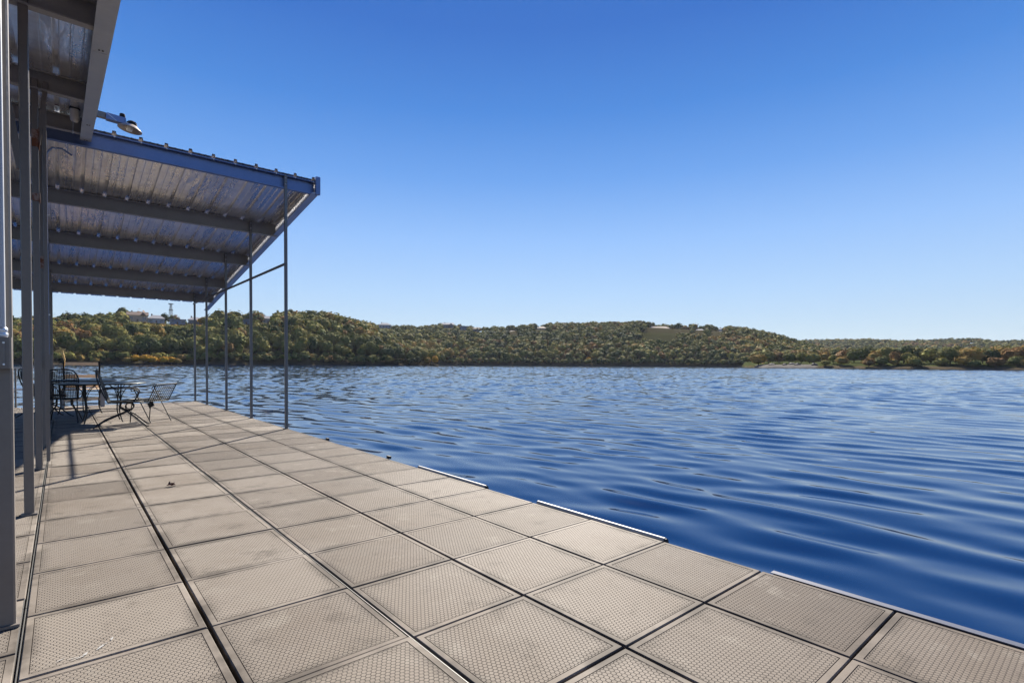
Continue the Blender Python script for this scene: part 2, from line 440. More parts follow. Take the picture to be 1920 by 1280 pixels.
# steel seam rails on two of the seams
for u in (-0.140, 1.080):
    v = -1.0
    while v < VEND-0.05:
        e = min(v+2.12, VEND)
        m = MB()
        for du in ((-0.006, 0.005) if u < 0 else (-0.002,)): m.box((u+du, (v+e)/2, ZD-0.014), (0.0035, e-v-0.006, 0.022))
        m.box((u, (v+e)/2, ZD-0.028), (0.016, e-v-0.006, 0.004))
        m.build('seam_rail', M['seam'], dock); v = e
# rim channel along the water side and the far end
m = MB(); m.box((2.862, (VEND-1.3)/2, ZD-0.16), (0.035, VEND+1.25, 0.2)); m.build('rim_channel', M['steel'], dock)
m = MB(); m.box((0.46, VEND+0.03, ZD-0.15), (4.9, 0.035, 0.2)); m.build('rim_channel', M['steel'], dock)
# chalky scuffs on one near tile
m = MB()
for (x, y, L_, a_) in ((0.041, 2.561, 0.03, 0.4), (0.057, 2.574, 0.022, 1.1), (0.02, 2.568, 0.02, 0.1), (0.107, 2.604, 0.03, 0.9), (0.118, 2.618, 0.016, 0.3), (0.143, 2.652, 0.018, 1.3), (-0.015, 2.583, 0.018, 0.5)):
    c_, s_ = math.cos(a_)*L_, math.sin(a_)*L_; w_ = 0.0025
    m.add([(x-c_, y-s_, ZD+0.002), (x+s_*0.2, y-w_*0.5, ZD+0.002), (x+c_, y+s_, ZD+0.002), (x-s_*0.3, y+w_, ZD+0.002)], [(0, 1, 2, 3)])
tag(m.build('chalk_scuff', M['vinyl'], dock), kind='stuff')
# vinyl bumpers and an angle strip on the edge
def bumper(v0, v1):
    m = MB(); prof = [(2.899, ZD-0.12), (2.899, ZD+0.006), (2.906, ZD+0.014), (2.922, ZD+0.014), (2.937, ZD+0.004), (2.942, ZD-0.015), (2.942, ZD-0.12)]
    m.extrude(prof, 'y', (v0, 0), (v1, 0)); o = m.build('edge_bumper', M['vinyl'], dock); fix_normals(o)
    m = MB(); prof2 = [(p*0.94+2.92*0.06, q*0.94+(ZD-0.05)*0.06) for p, q in prof]
    m.extrude(prof2, 'y', (v0-0.012, 0), (v0+0.01, 0)); o2 = m.build('bumper_end', M['rubber'], o); fix_normals(o2)
bumper(1.90, 3.08); bumper(3.77, 4.95)
m = MB(); m.extrude([(2.900, ZD+0.001), (2.941, ZD+0.001), (2.941, ZD-0.09), (2.937, ZD-0.09), (2.937, ZD-0.003), (2.900, ZD-0.003)], 'y', (-1.2, 0), (1.235, 0))
o = m.build('edge_angle', M['angle'], dock); fix_normals(o)
for v in (5.64, 7.53):
    m = MB(); m.box((2.918, v, ZD+0.004), (0.04, 0.06, 0.024), None, 0.008); m.box((2.918, v, ZD+0.02), (0.024, 0.09, 0.01), None, 0.004); m.build('dock_cleat', M['rubber'], dock)

# ------------------------------------------------------------------ far canopy: roof falling away from the camera on slender posts
V1 = 9.24; SL = -0.1475; ZT = 4.80
def zt(v): return ZT + SL*(v-V1)
PV = [9.24, 11.40, 13.50, 15.64, 17.25]
UE, UW = 3.36, -3.2
canopy = thing('dock_canopy', 'sloping corrugated metal canopy on slender steel posts over the far deck', 'canopy', (0, 0, 0))
def purlin(v, zt_, mat, u0, u1, parent, depth=0.22, fl=0.065, name='purlin'):
    m = MB(); t = 0.005
    prof = [(v, zt_), (v-fl, zt_), (v-fl, zt_-0.018), (v-fl+t, zt_-0.018), (v-fl+t, zt_-t), (v-t, zt_-t), (v-t, zt_-depth+t), (v-fl+t, zt_-depth+t),
            (v-fl+t, zt_-depth+0.014), (v-fl, zt_-depth+0.014), (v-fl, zt_-depth), (v, zt_-depth)]
    m.extrude(prof, 'x', (u0, 0), (u1, 0)); o = m.build(name, mat, parent); fix_normals(o); return o
for i, v in enumerate(PV):
    if i == 0:
        purlin(v+0.04, zt(v)+0.0, M['steel_sky_tint'], UW, UE, canopy, 0.225, 0.075, 'front_purlin')
    else: purlin(v+0.04, zt(v+0.04), M['purlin'], UW, UE, canopy, 0.235, 0.075)
for i, v in enumerate(PV):
    m = MB(); top = zt(v)-0.012
    wd = 0.046
    m.box((2.868, v-0.028, (ZD+0.006+top)/2), (wd, wd, top-ZD-0.006), None, 0.005)
    po = m.build('post', M['steel'], canopy)
    m = MB(); m.box((2.868, v-0.028, ZD+0.004), (0.085, 0.085, 0.008)); m.build('base_plate', M['steel'], po)
    for dz in (0.05, 0.15):
        m = MB(); m.lathe([(0.011, 0.0), (0.011, 0.008), (0.005, 0.011)], (2.868, v-0.0515, top-dz), 8, Vector((0, -1, 0))); m.build('bolt', M['bright'], po)
# long horizontal brace along the posts
m = MB(); m.extrude([(2.835, 3.283), (2.841, 3.283), (2.841, 3.322), (2.880, 3.322), (2.880, 3.328), (2.835, 3.328)], 'y', (9.18, 0), (17.27, 0)); o = m.build('brace', M['steel'], canopy); fix_normals(o)
# corrugated sheets
RP = 0.3048
def sheet(u0, n, va, za, vb, zb, mat, parent, end=None):
    prof = []
    for i in range(n):
        b = u0+i*RP
        prof += [(b, 0), (b+0.0, 0.0), (b+0.006, 0.038), (b+0.046, 0.038), (b+0.054, 0.0)]
        for q in (0.125, 0.215): prof += [(b+q, 0), (b+q+0.006, 0.004), (b+q+0.016, 0.004), (b+q+0.022, 0)]
    e = u0+n*RP
    if end is None: prof += [(e, 0), (e+0.006, 0.040), (e+0.046, 0.040), (e+0.054, 0.002)]
    else: prof = [q for q in prof if q[0] < end] + [(end, 0)]
    P = [prof[0]]
    for q in prof[1:]:
        if abs(q[0]-P[-1][0]) > 1e-6: P.append(q)
    m = MB(); nseg = 8; vs = []
    for s in range(nseg+1):
        t = s/nseg; v = va+(vb-va)*t; z = za+(zb-za)*t
        for (x, y) in P: vs.append((x, v, z+y+0.003))
    k = len(P); fs = []
    for s in range(nseg):
        for j in range(k-1): fs.append((s*k+j, s*k+j+1, (s+1)*k+j+1, (s+1)*k+j))
    nb = len(vs)
    vs2 = vs + [(x, y, z+0.0015) for (x, y, z) in vs]
    fs2 = [tuple(reversed(f)) for f in fs] + [tuple(i+nb for i in f) for f in fs]
    m.add(vs2, fs2)
    return m.build('roof_sheet', mat, parent)
RU0 = 0.5709-0.022
base_u = RU0-0.3048*12
VF = 18.35
u = base_u; i = 0
while u < UE-0.05:
    n = 3; last = u+3*RP > UE-0.04
    if last: n = int((UE-u)/RP)+1
    dz = 0.0016*(i % 2)
    s = sheet(u, n, V1-0.07, zt(V1-0.07)+dz, VF, zt(VF)+dz, M['roof'], canopy, UE if last else None)
    m = MB()
    for r_ in range(n):
        for v in PV:
            m.lathe([(0.009, 0.0), (0.009, 0.006), (0.004, 0.009)], (u+r_*RP+0.026, v+0.01, zt(v+0.01)+0.043+dz), 8)
            m.lathe([(0.013, 0.0), (0.013, 0.012), (0.006, 0.016)], (u+r_*RP+0.022+0.01, v-0.052, zt(v)-0.0145), 7, Vector((0, -0.3, -1)))
    tag(m.build('roof_screw', M['bright'], s), kind='stuff')
    u += n*RP; i += 1
# eave trim along the right edge, following the slope
def sloped_trim(prof, va, vb, zf, mat, parent, name='edge_trim'):
    n = len(prof); m = MB()
    vs = [(p, v, q+zf(v)) for v in (va, vb) for (p, q) in prof]
    m.add(vs, [(i, (i+1) % n, n+(i+1) % n, n+i) for i in range(n)]+[tuple(range(n-1, -1, -1)), tuple(range(n, 2*n))])
    o = m.build(name, mat, parent); fix_normals(o); return o
TRP = [(UE, 0.03), (UE+0.05, 0.03), (UE+0.05, -0.232), (UE-0.07, -0.232), (UE-0.07, -0.226), (UE+0.044, -0.226), (UE+0.044, 0.024), (UE, 0.024)]
vv = V1-0.09
while vv < VF-0.1:
    ve = min(vv+3.05, VF+0.02); sloped_trim(TRP, vv+0.002, ve-0.002, zt, M['bright'], canopy); vv = ve
# corner cap at the near right corner
m = MB(); m.box((UE+0.028, V1-0.075, zt(V1)-0.085), (0.075, 0.07, 0.30), None, 0.006); m.build('corner_cap', M['steel_sky_tint'], canopy)

# ------------------------------------------------------------------ near shelter roof (higher bay the camera stands beside)
shelter = thing('dock_shelter', 'tall dock shelter bay with square tube posts and rising metal roof', 'shelter', (0, 0, 0))
SN = 0.11
def zn(v): return 4.86 + SN*(v-9.2)          # underside of the sheets
NV = [0.94, 3.07, 5.20, 7.33]
for v in NV+[8.92]:
    purlin(v+0.03, zn(v)-0.004, M['purlin'], UW, 0.232, shelter, 0.20, 0.07)
u = 0.33-0.022-0.3048*12-0.05; i = 0
while u < 0.2:
    n = 3 if u+3*RP < 0.3 else 1
    dz = 0.0016*(i % 2)
    s = sheet(u, n, -1.3, zn(-1.3)+dz, 9.22, zn(9.22)+dz, M['roof'], shelter)
    m = MB()
    for r_ in range(n):
        for v in NV: m.lathe([(0.013, 0.0), (0.013, 0.012), (0.006, 0.016)], (u+r_*RP+0.032, v-0.06, zn(v)-0.016), 7, Vector((0, -0.3, -1)))
    tag(m.build('roof_screw', M['bright'], s), kind='stuff')
    u += n*RP; i += 1
TRN = [(0.205, -0.222), (0.325, -0.222), (0.325, 0.03), (0.318, 0.03), (0.318, -0.215), (0.205, -0.215)]
for (a_, b_) in ((-1.3, 2.6), (2.6, 5.62), (5.62, 8.3), (8.3, 9.19)):
    o = sloped_trim(TRN, a_+0.003, b_-0.003, zn, M['trim'], shelter)
    m = MB()
    for dv in (0.05, 0.11): m.lathe([(0.007, 0), (0.007, 0.004), (0.003, 0.006)], (0.235+dv*0.4, b_-0.06, zn(b_-0.06)-0.2235), 7, Vector((0, 0, -1)))
    tag(m.build('rivet', M['frame'], o), kind='stuff')
LP = [(0.94, 0.066), (3.07, 0.066), (5.20, 0.056), (7.33, 0.056), (9.20, 0.05), (11.40, 0.05), (13.50, 0.05), (15.64, 0.05), (17.2, 0.05)]
for k, (v, wd) in enumerate(LP):
    top = (zn(v)-0.1 if v < 9 else zt(v)-0.15)
    m = MB(); m.box((-0.192, v, (ZD+0.01+top)/2), (wd, wd, top-ZD-0.01), None, wd*0.1)
    po = m.build('post', M['steel'], shelter if v < 9.1 else canopy)
    m = MB(); m.box((-0.192, v, ZD+0.006), (0.09, 0.09, 0.012)); m.build('base_plate', M['steel'], po)
    if k in (3, 4):
        for (zz, hh_) in (((3.95, 0.22), (3.35, 0.1)) if k == 3 else ((2.95, 0.2),)):
            m = MB(); m.box((-0.192+wd/2+0.004, v-0.004, zz), (0.007, wd*0.9, hh_)); m.build('rusty_plate', M['rusty'], po)
            m = MB(); m.box((-0.192, v-wd/2-0.003, zz), (wd*0.9, 0.005, hh_*0.8)); m.build('rusty_plate', M['rusty'], po)
# knee brace on the second post and a diagonal behind
m = MB(); m.bar((-0.215, 5.2, 3.05), (-0.40, 5.2, 4.38), 0.045, 0.045); m.build('knee_brace', M['steel'], shelter)
m = MB(); m.bar((-0.172, 7.33, 3.9), (-0.10, 7.33, 4.55), 0.04, 0.04); m.build('knee_brace', M['steel'], shelter)
# twin channel member running up beside the third post
m = MB(); m.box((-0.118, 7.33, (ZD+4.4)/2+0.1), (0.03, 0.045, 3.9)); m.build('channel_member', M['steel'], shelter)
m = MB(); m.box((-0.245, 9.2, 2.5), (0.03, 0.05, 3.9)); m.build('channel_member', M['steel'], canopy)

# ------------------------------------------------------------------ electrics
jb = thing('junction_box', 'grey steel junction box with conduit on the closest square post', 'electrical box', (-0.215, 3.0, 1.64))
m = MB(); m.box((0, 0, 0.065), (0.115, 0.07, 0.128), None, 0.006); b_ = m.build('box_body', M['steel'], jb)
m = MB(); m.box((-0.005, -0.038, 0.062), (0.088, 0.006, 0.1), None, 0.003); m.build('box_cover', M['steel'], jb)
for (dx, dz) in ((-0.045, 0.018), (0.035, 0.018), (-0.045, 0.106), (0.035, 0.106)):
    m = MB(); m.lathe([(0.004, 0), (0.004, 0.003)], (dx, -0.041, dz), 7, Vector((0, -1, 0)), True); m.build('screw', M['bright'], jb)
m = MB(); m.tube([(0.030, -0.005, 0.129), (0.030, -0.005, 2.05)], 0.0105, 12); m.build('conduit', M['pvc'], jb)
m = MB(); m.lathe([(0.016, 0.0), (0.018, 0.006), (0.018, 0.016), (0.014, 0.02), (0.017, 0.024), (0.017, 0.036), (0.012, 0.04)], (0.030, -0.005, 0.129), 14); m.build('conduit_fitting', M['bright'], jb)
co = thing('wall_conduit', 'thin vertical conduit with outlet box on post by the tables', 'conduit', (-0.135, 9.1, ZD))
m = MB(); m.tube([(0, 0, 1.21), (0, 0, 3.72), (0.005, 0.0, 3.80), (0.06, 0.0, 3.88), (0.16, 0.02, 3.90), (0.26, 0.03, 3.84)], 0.012, 10); m.build('conduit_pipe', M['steel_sky_tint'], co)
m = MB(); m.box((0.005, 0, 1.12), (0.06, 0.05, 0.16), None, 0.005); m.build('outlet_box', M['steel'], co)
for zz in (1.72, 3.0):
    m = MB(); m.box((0.0, -0.006, zz), (0.045, 0.016, 0.018)); m.build('pipe_strap', M['bright'], co)

# yard light on a rusty pipe arm
yl = thing('yard_light', 'dusk-to-dawn yard light with dish reflector on rusty pipe', 'lamp', (0.35, 8.7, 4.86))
def rel(p): return (p[0]-0.35, p[1]-8.7, p[2]-4.86)
m = MB(); m.tube([rel((-0.128, 8.7, 5.02)), rel((-0.128, 8.7, 4.88)), rel((-0.11, 8.7, 4.86)), rel((0.36, 8.7, 4.865))], 0.019, 10); m.build('arm_pipe', M['rust_pipe'], yl)
m = MB(); m.box((0.005, 0, 0.0), (0.018, 0.06, 0.12), None, 0.003); m.box((0.06, 0, 0.0), (0.1, 0.07, 0.07), Matrix.Rotation(0.04, 3, 'Y'), 0.01); m.build('mount_bracket', M['steel'], yl)
m = MB(); m.box((0.215, 0, -0.012), (0.21, 0.10, 0.078), Matrix.Rotation(0.06, 3, 'Y'), 0.014); m.build('lamp_housing', M['steel_sky_tint'], yl)
m = MB(); m.bar((0.125, -0.053, 0.02), (0.22, -0.053, -0.05), 0.006, 0.006); m.build('housing_edge', M['bright'], yl)
m = MB(); m.lathe([(0.028, 0), (0.032, 0.004), (0.032, 0.04), (0.026, 0.048), (0.0, 0.05)], (0.285, 0, 0.032), 16); m.build('photocell', M['frame'], yl)
ax = Vector((0.16, 0.0, 1.0)).normalized()
m = MB(); m.lathe([(0.0, 0.055), (0.05, 0.053), (0.08, 0.045), (0.13, 0.0), (0.137, -0.006), (0.137, -0.010), (0.128, -0.004), (0.078, 0.038), (0.0, 0.046)], (0.365, 0, -0.095), 28, ax); m.build('dish_reflector', M['reflector'], yl)
m = MB(); m.lathe([(0.05, 0.0), (0.055, 0.01), (0.055, 0.035), (0.035, 0.06), (0.0, 0.065)], (0.385, 0, -0.05), 16, ax)
for a in range(8):
    an = a*math.pi/4; m.box((0.385+0.05*math.cos(an), 0.05*math.sin(an), -0.025), (0.012, 0.012, 0.05))
m.build('ballast_cap', M['frame'], yl)
m = MB(); m.lathe([(0.0, -0.045), (0.03, -0.04), (0.04, -0.01), (0.03, 0.03), (0.02, 0.05)], (0.362, 0, -0.085), 14, ax); m.build('bulb', M['lens'], yl)
jl = thing('jar_light', 'glass jar light with dark cap under the shelter roof edge', 'lamp', (0.145, 8.5, 4.62))
m = MB(); m.lathe([(0.0, 0.0), (0.03, 0.003), (0.045, 0.02), (0.048, 0.05), (0.048, 0.15)], (0, 0, 0), 18); m.build('glass_jar', M['lens'], jl)
m = MB(); m.lathe([(0.05, 0.148), (0.054, 0.152), (0.054, 0.215), (0.03, 0.235), (0.02, 0.31), (0.0, 0.31)], (0, 0, 0), 18); m.build('lamp_cap', M['rubber'], jl)
m = MB(); m.tube([(-0.015, 0, 0.005), (-0.016, 0, -0.07), (-0.02, 0, -0.15)], 0.004, 6); m.build('pull_chain', M['bright'], jl)

# ------------------------------------------------------------------ rails at the far left end
rail = thing('end_rail', 'low pipe rail across the far left end of the dock', 'railing', (-0.9, VEND+0.02, ZD))
for z in (0.945, 0.44): 
    m = MB(); m.tube([(-1.05, 0, z), (0.70, 0, z)], 0.018, 10); m.build('rail_pipe', M['bright'], rail)
for x in (-1.0, 0.05):
    m = MB(); m.tube([(x, 0, 0.0), (x, 0, 0.945)], 0.018, 10); m.build('rail_post', M['steel'], rail)

# ------------------------------------------------------------------ patio furniture
def lattice(m, corner, eu, ev, nu, nv, r=0.0022, mask=None):
    # crossed wires filling a panel; corner + a*eu + b*ev
    c = Vector(corner); eu = Vector(eu); ev = Vector(ev); nn = eu.cross(ev).normalized()
    def clip(p0, p1):
        if mask is None: return [(p0, p1)]
        out = []; st = None; K = 14
        for i in range(K+1):
            t = i/K; a = p0[0]+(p1[0]-p0[0])*t; b = p0[1]+(p1[1]-p0[1])*t
            if mask(a, b):
                if st is None: st = (a, b)
                en = (a, b)
            elif st is not None: out.append((st, en)); st = None
        if st is not None: out.append((st, en))
        return [s for s in out if s[0] != s[1]]
    for i in range(nu+1):
        for s in clip((i/nu, 0), (i/nu, 1)): m.bar(c+eu*s[0][0]+ev*s[0][1], c+eu*s[1][0]+ev*s[1][1], r*2, r*2, nn)
    for j in range(nv+1):
        for s in clip((0, j/nv), (1, j/nv)): m.bar(c+eu*s[0][0]+ev*s[0][1], c+eu*s[1][0]+ev*s[1][1], r*2, r*2, nn)

def patio_table(label, loc, rad, ang, z=0.72):
    t = thing('patio_table', label, 'table', loc, ang)
    m = MB(); m.lathe([(rad-0.012, -0.012), (rad, -0.018), (rad+0.006, 0.0), (rad-0.004, 0.007), (rad-0.03, 0.004), (0.03, 0.004), (0.03, -0.004), (rad-0.03, -0.004), (rad-0.012, -0.012)], (0, 0, z), 48)
    m.build('table_top', M['tabletop'], t)
    m = MB(); m.lathe([(0.024, -0.03), (0.03, -0.03), (0.03, 0.01), (0.022, 0.01)], (0, 0, z), 16); m.build('umbrella_ring', M['black'], t)
    for k in range(4):
        a = k*math.pi/2+0.5; ca, sa = math.cos(a), math.sin(a)
        def P(r_, z_): return (ca*r_, sa*r_, z_)
        m = MB(); m.tube(catmull([P(rad*0.55, z-0.01), P(rad*0.53, z*0.6), P(rad*0.5, z*0.3), P(rad*0.56, 0.06), P(rad*0.6, 0.008)], 5), 0.011, 8)
        lg = m.build('leg', M['black'], t)
        m = MB(); m.tube(catmull([P(rad*0.53, z*0.55), P(rad*0.62, z*0.78), P(rad*0.85, z-0.02)], 6), 0.007, 7); m.build('leg_bracket', M['black'], lg)
        m = MB(); m.tube(catmull([P(rad*0.53, z*0.55), P(rad*0.42, z*0.8), P(rad*0.18, z-0.02)], 6), 0.007, 7)
        m.build('leg_bracket', M['black'], lg)
    m = MB(); m.tube([(math.cos(a)*rad*0.5, math.sin(a)*rad*0.5, z*0.3) for a in np.linspace(0, 2*math.pi, 25)[:-1]], 0.007, 6, closed=True); m.build('stretcher_ring', M['black'], t)
    return t

def spring_chair(label, loc, ang, group=None):
    t = thing('spring_chair', label, 'chair', loc, ang, group)
    hw = 0.235
    bx = lambda s: -0.20-0.16*s; bz = lambda s: 0.43+0.54*s
    outl = [(-hw*0.9, 0.0), (-hw, 0.35), (-hw, 0.7), (-hw*0.75, 0.93), (-hw*0.3, 1.0), (hw*0.3, 1.0), (hw*0.75, 0.93), (hw, 0.7), (hw, 0.35), (hw*0.9, 0.0)]
    pts = catmull([(bx(s)-0.03*math.sin(s*3.1), y, bz(s)) for y, s in outl], 4)
    m = MB(); m.tube(pts, 0.0115, 8); m.build('back_frame', M['black'], t)
    m = MB()
    def mk(a, b):
        y = abs((a-0.5)*2); return y <= (1.0 if b < 0.72 else 1.0-((b-0.72)/0.28)**2*0.72)
    lattice(m, (bx(0), -hw*0.97, bz(0)), (0, 2*hw*0.97, 0), (bx(1)-bx(0), 0, bz(1)-bz(0)), 20, 24, 0.0042, mk)
    m.build('back_mesh', M['black'], t)
    m = MB(); so_ = catmull([(-0.2, -hw*0.9, 0.43), (0.12, -hw, 0.44), (0.25, -hw*0.85, 0.425), (0.27, 0, 0.40), (0.25, hw*0.85, 0.425), (0.12, hw, 0.44), (-0.2, hw*0.9, 0.43)], 4)
    m.tube(so_, 0.0115, 8); m.build('seat_frame', M['black'], t)
    m = MB(); lattice(m, (-0.2, -hw*0.95, 0.425), (0.45, 0, -0.004), (0, 2*hw*0.95, 0), 20, 20, 0.0042); m.build('seat_mesh', M['black'], t)
    for s in (-1, 1):
        m = MB(); m.tube(catmull([(bx(0.42), s*hw, bz(0.42)), (-0.10, s*(hw+0.035), 0.665), (0.10, s*(hw+0.04), 0.66), (0.205, s*(hw+0.035), 0.62), (0.20, s*(hw+0.02), 0.53), (0.15, s*hw, 0.44)], 5), 0.0105, 8); m.build('armrest', M['black'], t)
        y = s*0.15
        m = MB(); m.tube(catmull([(0.36, s*0.23, 0.012), (0.31, s*0.22, 0.03), (0.15, s*0.18, 0.19), (0.02, y*0.8, 0.285), (-0.05, y*0.7, 0.335), (-0.03, y*0.7, 0.41)], 5), 0.0115, 8); m.build('leg', M['black'], t)
        m = MB(); m.tube(catmull([(-0.40, s*0.23, 0.012), (-0.34, s*0.225, 0.05), (-0.26, s*0.21, 0.11), (-0.12, s*0.18, 0.18), (0.02, y, 0.245), (0.12, y*0.8, 0.30)], 5), 0.0115, 8); m.build('leg', M['black'], t)
        m = MB(); m.tube([(0.085+0.058*math.cos(a), y*0.75, 0.345+0.058*math.sin(a)) for a in np.linspace(0, 2*math.pi, 17)[:-1]], 0.0085, 7, closed=True); m.build('spring_coil', M['black'], t)
    m = MB(); m.tube([(0.02, -0.15, 0.245), (0.02, 0.15, 0.245)], 0.009, 7); m.build('stretcher', M['black'], t)
    return t

def folding_chair(label, loc, ang):
    t = thing('folding_chair', label, 'chair', loc, ang); hw = 0.22
    for s in (-1, 1):
        m = MB(); m.tube([(0.085, s*hw, 0.655), (-0.10, s*hw, 0.34), (-0.30, s*hw, 0.008)], 0.009, 7); m.build('leg', M['black'], t)
        m = MB(); m.tube([(0.12, s*(hw-0.02), 0.41), (0.15, s*(hw-0.02), 0.20), (0.17, s*(hw-0.02), 0.008)], 0.009, 7); m.build('leg', M['black'], t)
        m = MB(); m.tube(catmull([(-0.43, s*hw, 0.71), (-0.2, s*hw, 0.685), (0.02, s*hw, 0.66), (0.10, s*hw, 0.645), (0.125, s*hw, 0.60), (0.10, s*hw, 0.57)], 5), 0.0085, 7); m.build('armrest', M['black'], t)
        m = MB(); m.tube([(-0.43, s*hw, 0.715), (-0.24, s*hw, 0.395)], 0.009, 7); m.build('back_upright', M['black'], t)
    m = MB(); m.tube([(-0.43, -hw, 0.71), (-0.43, hw, 0.71)], 0.009, 7); m.build('top_rail', M['black'], t)
    m = MB(); lattice(m, (-0.24, -hw, 0.395), (0, 2*hw, 0), (-0.19, 0, 0.315), 10, 8, 0.0034); m.build('back_mesh', M['black'], t)
    m = MB(); lattice(m, (-0.25, -hw, 0.39), (0.47, 0, 0.03), (0, 2*hw, 0), 12, 11, 0.0034); m.build('seat_mesh', M['black'], t)
    m = MB(); m.tube([(-0.25, -hw, 0.39), (0.22, -hw, 0.42), (0.22, hw, 0.42), (-0.25, hw, 0.39)], 0.009, 7, closed=True); m.build('seat_frame', M['black'], t)
    m = MB(); m.box((0.16, -hw-0.01, 0.30), (0.13, 0.008, 0.10), Matrix.Rotation(0.45, 3, 'Y')); m.build('hanging_tag', M['rubber'], t)
    return t

patio_table('round black metal patio table beside the tipped-back mesh chair', (0.56, 12.30, ZD), 0.66, 0.3)
patio_table('round black metal patio table further back near the slatted bench', (0.28, 14.35, ZD), 0.62, 0.9)
spring_chair('black mesh spring chair standing in sun, its oval back turned edge-on', (0.80, 11.25, ZD), R(-7))
spring_chair('black mesh spring chair in shade beside the square posts', (0.02, 12.75, ZD), R(84))
spring_chair('black mesh spring chair behind the shaded one, half hidden by a table', (-0.25, 14.0, ZD), R(20))
folding_chair('low black wire folding chair with a tag hanging below its seat', (1.20, 11.85, ZD), R(128))

bench = thing('slatted_bench', 'wooden slatted bench with tan boards at the end of dock', 'bench', (0.37, 16.9, ZD))
def bb(name, c, d, mat, rot=None):
    m = MB(); m.box(c, d, rot, 0.004); return m.build(name, mat, bench)
for (z, y) in ((1.055, 0.02), (0.745, -0.02), (0.50, -0.06)): bb('back_slat', (0, y, z), (0.64, 0.022, 0.075), M['slat'])
for k in range(4): bb('seat_slat', (0, -0.12-0.105*k, 0.43), (0.72, 0.09, 0.024), M['slat'])
for s in (-1, 1):
    bb('back_post', (s*0.345, 0.0, 0.55), (0.035, 0.05, 1.1), M['frame'], Matrix.Rotation(-0.06, 3, 'X'))
    bb('front_leg', (s*0.38, -0.44, 0.22), (0.085, 0.085, 0.44), M['greywood'])
    bb('side_rail', (s*0.345, -0.22, 0.39), (0.035, 0.42, 0.05), M['frame'])
    bb('rear_leg', (s*0.36, -0.01, 0.19), (0.06, 0.05, 0.38), M['greywood'])
bb('stretcher', (0, -0.44, 0.2), (0.68, 0.025, 0.07), M['slat'])
st = MB(); st.tube(catmull([(0.03, 16.95, ZD), (0.03, 16.95, ZD+0.9), (0.045, 16.95, ZD+1.13), (0.02, 16.95, ZD+1.24), (0.005, 16.95, ZD+1.38)], 6), [0.012]*13+[0.02]*4+[0.026]*4+[0.015]*4, 8)
tag(st.build('paddle_stick', M['straw'], None), 'pale curved wooden stick standing up behind the slatted bench', 'stick')
m = MB()
for k in range(7):
    a = k*0.9; m.add([(0, 0, 0.004), (0.05*math.cos(a), 0.035*math.sin(a), 0.012+0.012*(k % 3)), (0.04*math.cos(a+0.9), 0.03*math.sin(a+0.9), 0.006+0.01*(k % 2))], [(0, 1, 2)])
lf = m.build('dry_leaf', M['leaf'], None); lf.location = (0.741, 5.58, ZD); lf.scale = (1.0, 1.0, 1.2)
tag(lf, 'curled dark brown dry leaf lying on the deck tiles', 'leaf')
for (x, y, lab) in ((0.10, 15.9, 'small dark red scrap lying on deck near the bench'),):
    m = MB(); m.box((0, 0, 0.012), (0.12, 0.05, 0.02), Matrix.Rotation(0.3, 3, 'Z'), 0.008); o = m.build('cloth_scrap', M['rust_pipe'], None); o.location = (x, y, ZD); tag(o, lab, 'scrap')

# ------------------------------------------------------------------ land around the lake
def hn(x, y, s, seed=0):
    return (np.sin(x*s+seed)*np.sin(y*s*1.13+seed*1.7)+0.5*np.sin(x*s*2.3+y*s*1.1+seed*3.1)+0.25*np.sin(x*s*4.9-y*s*3.7+seed))/1.6
TA = np.array([(-40, 15), (-25, 14), (-7.81, 16.4), (-3.06, 19.5), (-0.52, 21.1), (1.52, 23.7), (3.68, 23.4), (5.19, 22.6), (7.58, 23.8), (9.24, 26.0), (12.75, 29.7), (15.54, 29.9), (17.48, 32.3), (19.72, 33.9), (21.51, 32.7), (23.08, 29.5), (25.21, 23.5), (26.85, 16.9), (28.5, 10.2), (30.18, 4.0), (31.87, 0.9), (33.3, -3.0), (40, -6)])
TB = np.array([(10, 26), (18.46, 32.6), (25.22, 36.4), (26.85, 35.4), (30.17, 35.2), (34.14, 36.5), (37.02, 34.8), (39.91, 35.1), (42.81, 38.3), (45.69, 40.8), (48.55, 40.1), (52.49, 41.0), (54.14, 41.3), (56.85, 38.5), (61.53, 34.6), (64.5, 31.0), (66.41, 26.0), (68.27, 20.0), (70.06, 13.7), (71.79, 8.1), (73.46, 3.1), (75.86, -2.6), (130, -5)])
TC = np.array([(55, -5), (60, 10), (64.53, 27.8), (68.27, 40.9), (70.06, 44.0), (71.78, 44.6), (74.65, 45.6), (77.35, 40.9), (79.86, 42.9), (81.88, 41.7), (83.17, 35.6), (84.69, 35.0), (89.6, 36), (105, 40), (130, 38)])
TB[:, 1] = 1.16*(TB[:, 1]+8)-8
